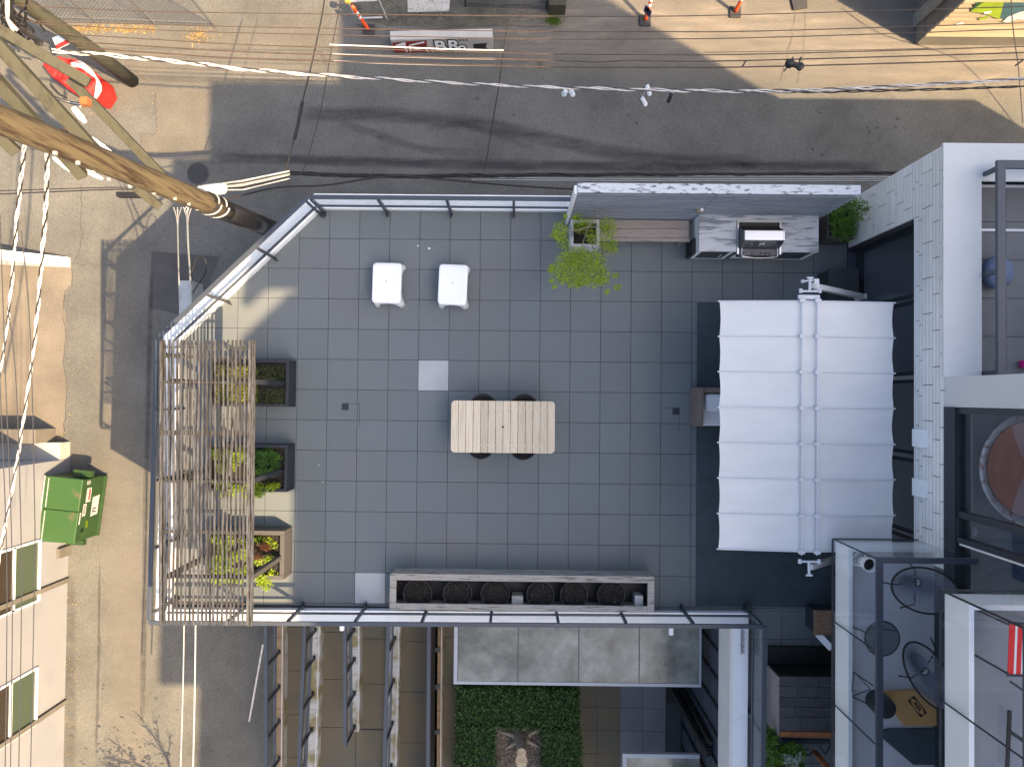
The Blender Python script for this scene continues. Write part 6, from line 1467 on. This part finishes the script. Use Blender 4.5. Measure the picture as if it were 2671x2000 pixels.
# ---- delineator posts
def delineator(foot, head, lab, sign=None, hgt=1.05):
    o = thing('delineator_post', lab, 'traffic post', foot, 'orange traffic posts at the top of the alley')
    MB().prism([(foot.x+.24*math.cos(t)*sx,foot.y+.24*math.sin(t)*sx) for t,sx in ((math.pi/4+k*math.pi/2,1) for k in range(4))],ZG+.006,ZG+.075).build('base', m_rubber, o, bevel=.02)
    d = (head-foot); n = 10
    MB().tube([foot+d*(.07+.93*t) for t in (0,.1,.5,.86,.9,1.0)],[.062,.056,.052,.05,.065,.03],16).build('post', m_orange, o, smooth='all')
    for t in (.52,.68): MB().tube([foot+d*t,foot+d*(t+.09)],.0545,16,False).build('reflective_band', m_ceram, o)
    return o
ft = kbr(540,268,ZG); delineator(ft,ft+Vector((-.28,.18,1.05)),'leaning orange delineator post beside the graffiti barrier')
kn = K(1600,0,4.424)
ft = kn(362,248,ZG); d1 = delineator(ft,ft+Vector((.06,.30,1.10)),'orange delineator post carrying a small white sign')
sgp = [kn(x,y,ZG+.8) for x,y in ((370,55),(443,140),(418,215),(345,130))]
n_ = (sgp[1]-sgp[0]).cross(sgp[3]-sgp[0]).normalized(); n_ = n_ if n_.z>0 else -n_
sq = lambda f,h: [tuple(((sgp[0]+sgp[2])/2).lerp(p,f)+n_*h) for p in sgp]
MB().add(sq(1,0)+sq(1,.012),[(0,1,2,3),(7,6,5,4),(0,4,5,1),(1,5,6,2),(2,6,7,3),(3,7,4,0)]).build('sign_border', M('navy sign',(.02,.03,.12),.5), d1)
MB().add(sq(.80,.014),[(0,1,2,3),(3,2,1,0)]).build('sign_face', M('pale sign face',(.55,.58,.68),.5), d1)
cc = (sgp[0]+sgp[2])/2+n_*.017; ax_ = (sgp[0]-sgp[3]).normalized(); ay_ = (sgp[1]-sgp[0]).normalized()
MB().tube([cc+ax_*.06-ay_*.05,cc+ax_*.10+ay_*.03,cc+ax_*.02+ay_*.07,cc-ax_*.06+ay_*.03],.018,6).tube([cc-ax_*.02-ay_*.05,cc-ax_*.09-ay_*.0,cc-ax_*.06+ay_*.06],.015,6).build('sign_arrow', m_black, d1)
ft = kn(1400,150,ZG); d2 = delineator(ft,ft+Vector((.02,.12,1.15)),'orange delineator post on a grey base in full sun')
MB().box(ft.x-.28,ft.y+.06,ZG+1.0,ft.x+.28,ft.y+.09,ZG+1.65).build('sign_plate', m_dark, d2)
ft = P(2085,8,ZG); bs_ = MB().prism([(ft.x-.2,ft.y-.25),(ft.x+.22,ft.y-.18),(ft.x+.2,ft.y+.2),(ft.x-.3,ft.y+.18)],ZG+.006,ZG+.08).build('post_base', m_rubber, bevel=.02); tag(bs_,'dark rubber post base cut by the top edge','base')
# ---- chain-link fences, pipes and weeds along the top
def chain_fence(a, b, h, lab, npost, light=m_galv, wr=.009):
    o = thing('chainlink_fence', lab, 'fence', a); d = b-a; L = d.length; e = d.normalized()
    MB().tube([a+Vector((0,0,h)),b+Vector((0,0,h))],.025,8).build('top_rail', light, o); MB().tube([a+Vector((0,0,.25)),b+Vector((0,0,.25))],.02,8).build('bottom_rail', light, o)
    for k in range(npost+1): p = a+d*(k/npost); MB().tube([p,p+Vector((0,0,h+.05))],.032,8).build('post', light, o)
    m = MB(); n = int(L/.11)
    for k in range(-int(h/.11),n+int(h/.11)):
        for sg in (1,-1):
            s0 = k*.11; s1 = s0+sg*h; t0,t1 = 0,1
            def cl(s): return min(max(s,0),L)
            if (s0<0 and s1<0) or (s0>L and s1>L): continue
            c0 = cl(s0); z0 = abs(c0-s0); c1_ = cl(s1); z1 = h-abs(c1_-s1)
            if z1-z0 < .05: continue
            m.bar(a+e*c0+Vector((0,0,z0)),a+e*c1_+Vector((0,0,z1)),wr,wr)
    m.build('wire_mesh', light, o, kind='stuff'); return o
chain_fence(k00(330,180,ZG),k00(1860,235,ZG),2.1,'grey chain link fence in the sun at the top left',3,m_fence)
f_ = chain_fence(P(1215,18,ZG),P(1425,26,ZG),1.9,'chain link fence over weeds at the top centre',1,m_steel_d,.005)
gt = thing('pipe_gate','galvanised pipe gate frame by the leaning traffic post','gate',kbr(400,110,ZG))
for p,q in ((kbr(345,-20,ZG+.9),kbr(405,125,ZG+.1)),(kbr(380,15,ZG+.8),kbr(610,3,ZG+.8)),(kbr(470,160,ZG+.12),kbr(655,152,ZG+.12)),(kbr(615,-20,ZG+.9),kbr(690,160,ZG+.1))): MB().tube([p,q],.03,8).build('pipe', m_galv, gt)
c = kbr(355,5,ZG+.95); MB().box(c.x-.07,c.y-.07,ZG+.9,c.x+.07,c.y+.08,ZG+1.0).build('latch', M('yellow paint',(.55,.38,.05),.6), gt)
wp = MB().box(P(1430,0,ZG).x,P(1430,40,ZG).y,ZG+.002,P(1474,0,ZG).x,P(1430,-40,ZG).y,ZG+.55).build('timber_planter', m_wood2); tag(wp,'old timber planter edge beside the grass tuft','planter')
gs = MB()
for _ in range(420):
    p = k20(355+random.gauss(0,40),190+random.gauss(0,22),ZG); h = random.uniform(.06,.2); dx,dy = random.uniform(-.08,.08),random.uniform(-.08,.08)
    gs.add([(p.x-.006,p.y,ZG),(p.x+.006,p.y,ZG),(p.x+dx,p.y+dy,ZG+h)],[(0,1,2)])
gs.build('grass_tuft', m_grass, kind='stuff')
wd_ = MB()
for _ in range(1500):
    x = random.uniform(690,2150)/1; p = kbr(random.uniform(700,2050),random.gauss(150,45) if random.random()<.6 else random.uniform(0,200),ZG); wd_.leaves((p.x,p.y,ZG+.03),(.04,.04,.03),1,random.uniform(.02,.055),.8,.35)
wd_.build('weeds_and_litter', leafmat('dull litter',(.02,.022,.012),(.16,.15,.12)), kind='stuff')
dl = MB()
for _ in range(700): p = k00(random.uniform(520,1350),random.gauss(255,20),ZG); dl.leaves((p.x,p.y,ZG+.02),(.03,.03,.012),1,random.uniform(.03,.075),1,.5)
for _ in range(240): p = k00(random.gauss(1720,55),random.gauss(315,35),ZG); dl.leaves((p.x,p.y,ZG+.02),(.03,.03,.012),1,random.uniform(.03,.07),1,.5)
for _ in range(420):
    p = random.choice([lambda: P(random.uniform(100,420),random.uniform(60,300),ZG),lambda: P(random.gauss(170,18),random.uniform(700,2000),ZG),lambda: k03(random.gauss(600,50),random.uniform(0,1650),ZG)])(); dl.leaves((p.x,p.y,ZG+.02),(.02,.02,.008),1,random.uniform(.02,.05),1,.5)
dl.build('dry_leaves', m_dry, kind='stuff')
# ---- tan building across the alley, upper right
A = P(2386,118,ZG); S_ = thing('tan_building','tan sided building with painted mural across the alley at top right','building',A)
MB().box(A.x,A.y,ZG,A.x+14,A.y+9,ZG+.52).build('plinth', m_bwall, S_)
MB().box(A.x+.03,A.y+.05,ZG+.52,A.x+14,A.y+9,ZG+3.4).build('wall', m_bwall, S_)
for k in range(13):
    z = ZG+.56+k*.215
    MB().add([(A.x-.01,A.y-.03,z),(A.x+14,A.y-.03,z),(A.x+14,A.y+.005,z+.20),(A.x-.01,A.y+.005,z+.20),(A.x-.01,A.y+.049,z),(A.x+14,A.y+.049,z),(A.x+14,A.y+.049,z+.20),(A.x-.01,A.y+.049,z+.20)],[(0,1,2,3),(3,2,6,7),(5,4,7,6),(1,0,4,5),(0,3,7,4),(1,5,6,2)]).build('siding_board', m_side, S_)
for (ya,yb,za,zb_) in ((.5,.9,0,3.3),(2.1,2.4,0,3.3)): MB().box(A.x-.06,A.y+ya,ZG+za,A.x+.028,A.y+yb,ZG+zb_).build('pilaster', M('grey brown trim',(.22,.20,.175),.85,.15,3), S_)
MB().box(A.x-.02,A.y+2.7,ZG+.9,A.x+.028,A.y+4.6,ZG+2.4).build('window', m_wpane, S_)
MB().box(A.x-.015,A.y+1.15,ZG+.1,A.x+.028,A.y+1.95,ZG+2.2).build('door', m_bwall, S_)
cable('drop_wire','dark drop wire in front of the painted mural at the right edge',[(2636,-30,-3.2),(2641,60,-4.0),(2649,125,-5.2),(2657,180,-5.8),(2668,320,-6.6)],.014,m_steel_d)
m_g1 = M('lime mural paint',(.30,.42,.02),.7,.2,3); m_g2 = M('teal mural paint',(.05,.13,.16),.7,.2,3); m_g3 = M('deep green mural paint',(.02,.10,.04),.7,.2,3); m_g4 = M('pale mural paint',(.62,.68,.72),.7,.15,3)
def mural(pts, mat, off):
    q = []
    for x,y in pts:
        u = 2200+x/4.697; v = y/4.697
        dd = 1851*(A.y-.034-CAM.y)/(1032-v); z = CAM.z-dd; xx = CAM.x+(u-1346)*dd/1851; q.append((xx,A.y-.034-off,z))
    MB().add(q,[tuple(range(len(q)))[::-1]]).build('mural', mat, S_)
mural([(1540,60),(1620,-60),(1960,-60),(1930,90),(1890,150),(1700,80)],m_g1,.004); mural([(1900,150),(1950,-60),(2300,-60),(2300,60),(2140,110)],m_g2,.005); mural([(1560,40),(1620,-60),(1700,-60)],m_g3,.007); mural([(1930,180),(2000,120),(2140,60),(2300,20),(2300,160),(2120,150),(1990,190)],m_g4,.008); mural([(1640,140),(1760,110),(1750,150),(1650,165)],m_g1,.006); mural([(1345,215),(1440,190),(1470,200),(1390,235)],m_g4,.004); mural([(1700,60),(1800,45),(1790,75),(1710,90)],m_g4,.009)
# ---- bare street tree beyond the bottom edge, known from its shadow
tr2 = thing('street_tree','bare street tree standing below the bottom edge','tree',rel(-8.1,-13.0,ZG)); tk = MB(); random.seed(5)
def grow(p, d, L, r, n):
    q = p+d*L; tk.tube([p,(p+q)/2+Vector((random.uniform(-.05,.05),random.uniform(-.05,.05),0)),q],[r,r*.85,r*.7],5)
    if n:
        for _ in range(3 if n>1 else 4): grow(q,(d+Vector((random.uniform(-.6,.6),random.uniform(-.6,.6),random.uniform(-.1,.4)))).normalized(),L*.68,r*.6,n-1)
grow(rel(-8.1,-13.0,ZG),Vector((-.05,.05,1)).normalized(),1.9,.07,4); tk.build('trunk', m_bark, tr2)
lf = MB()
for _ in range(420): 
    lf.leaves((CAM.x-8.2+random.gauss(0,.45),CAM.y-12.8+random.gauss(0,.45),ZG+random.uniform(2.6,5.0)),(.05,.05,.05),1,.12,.4,.5)
lf.build('crown', m_dry, tr2)
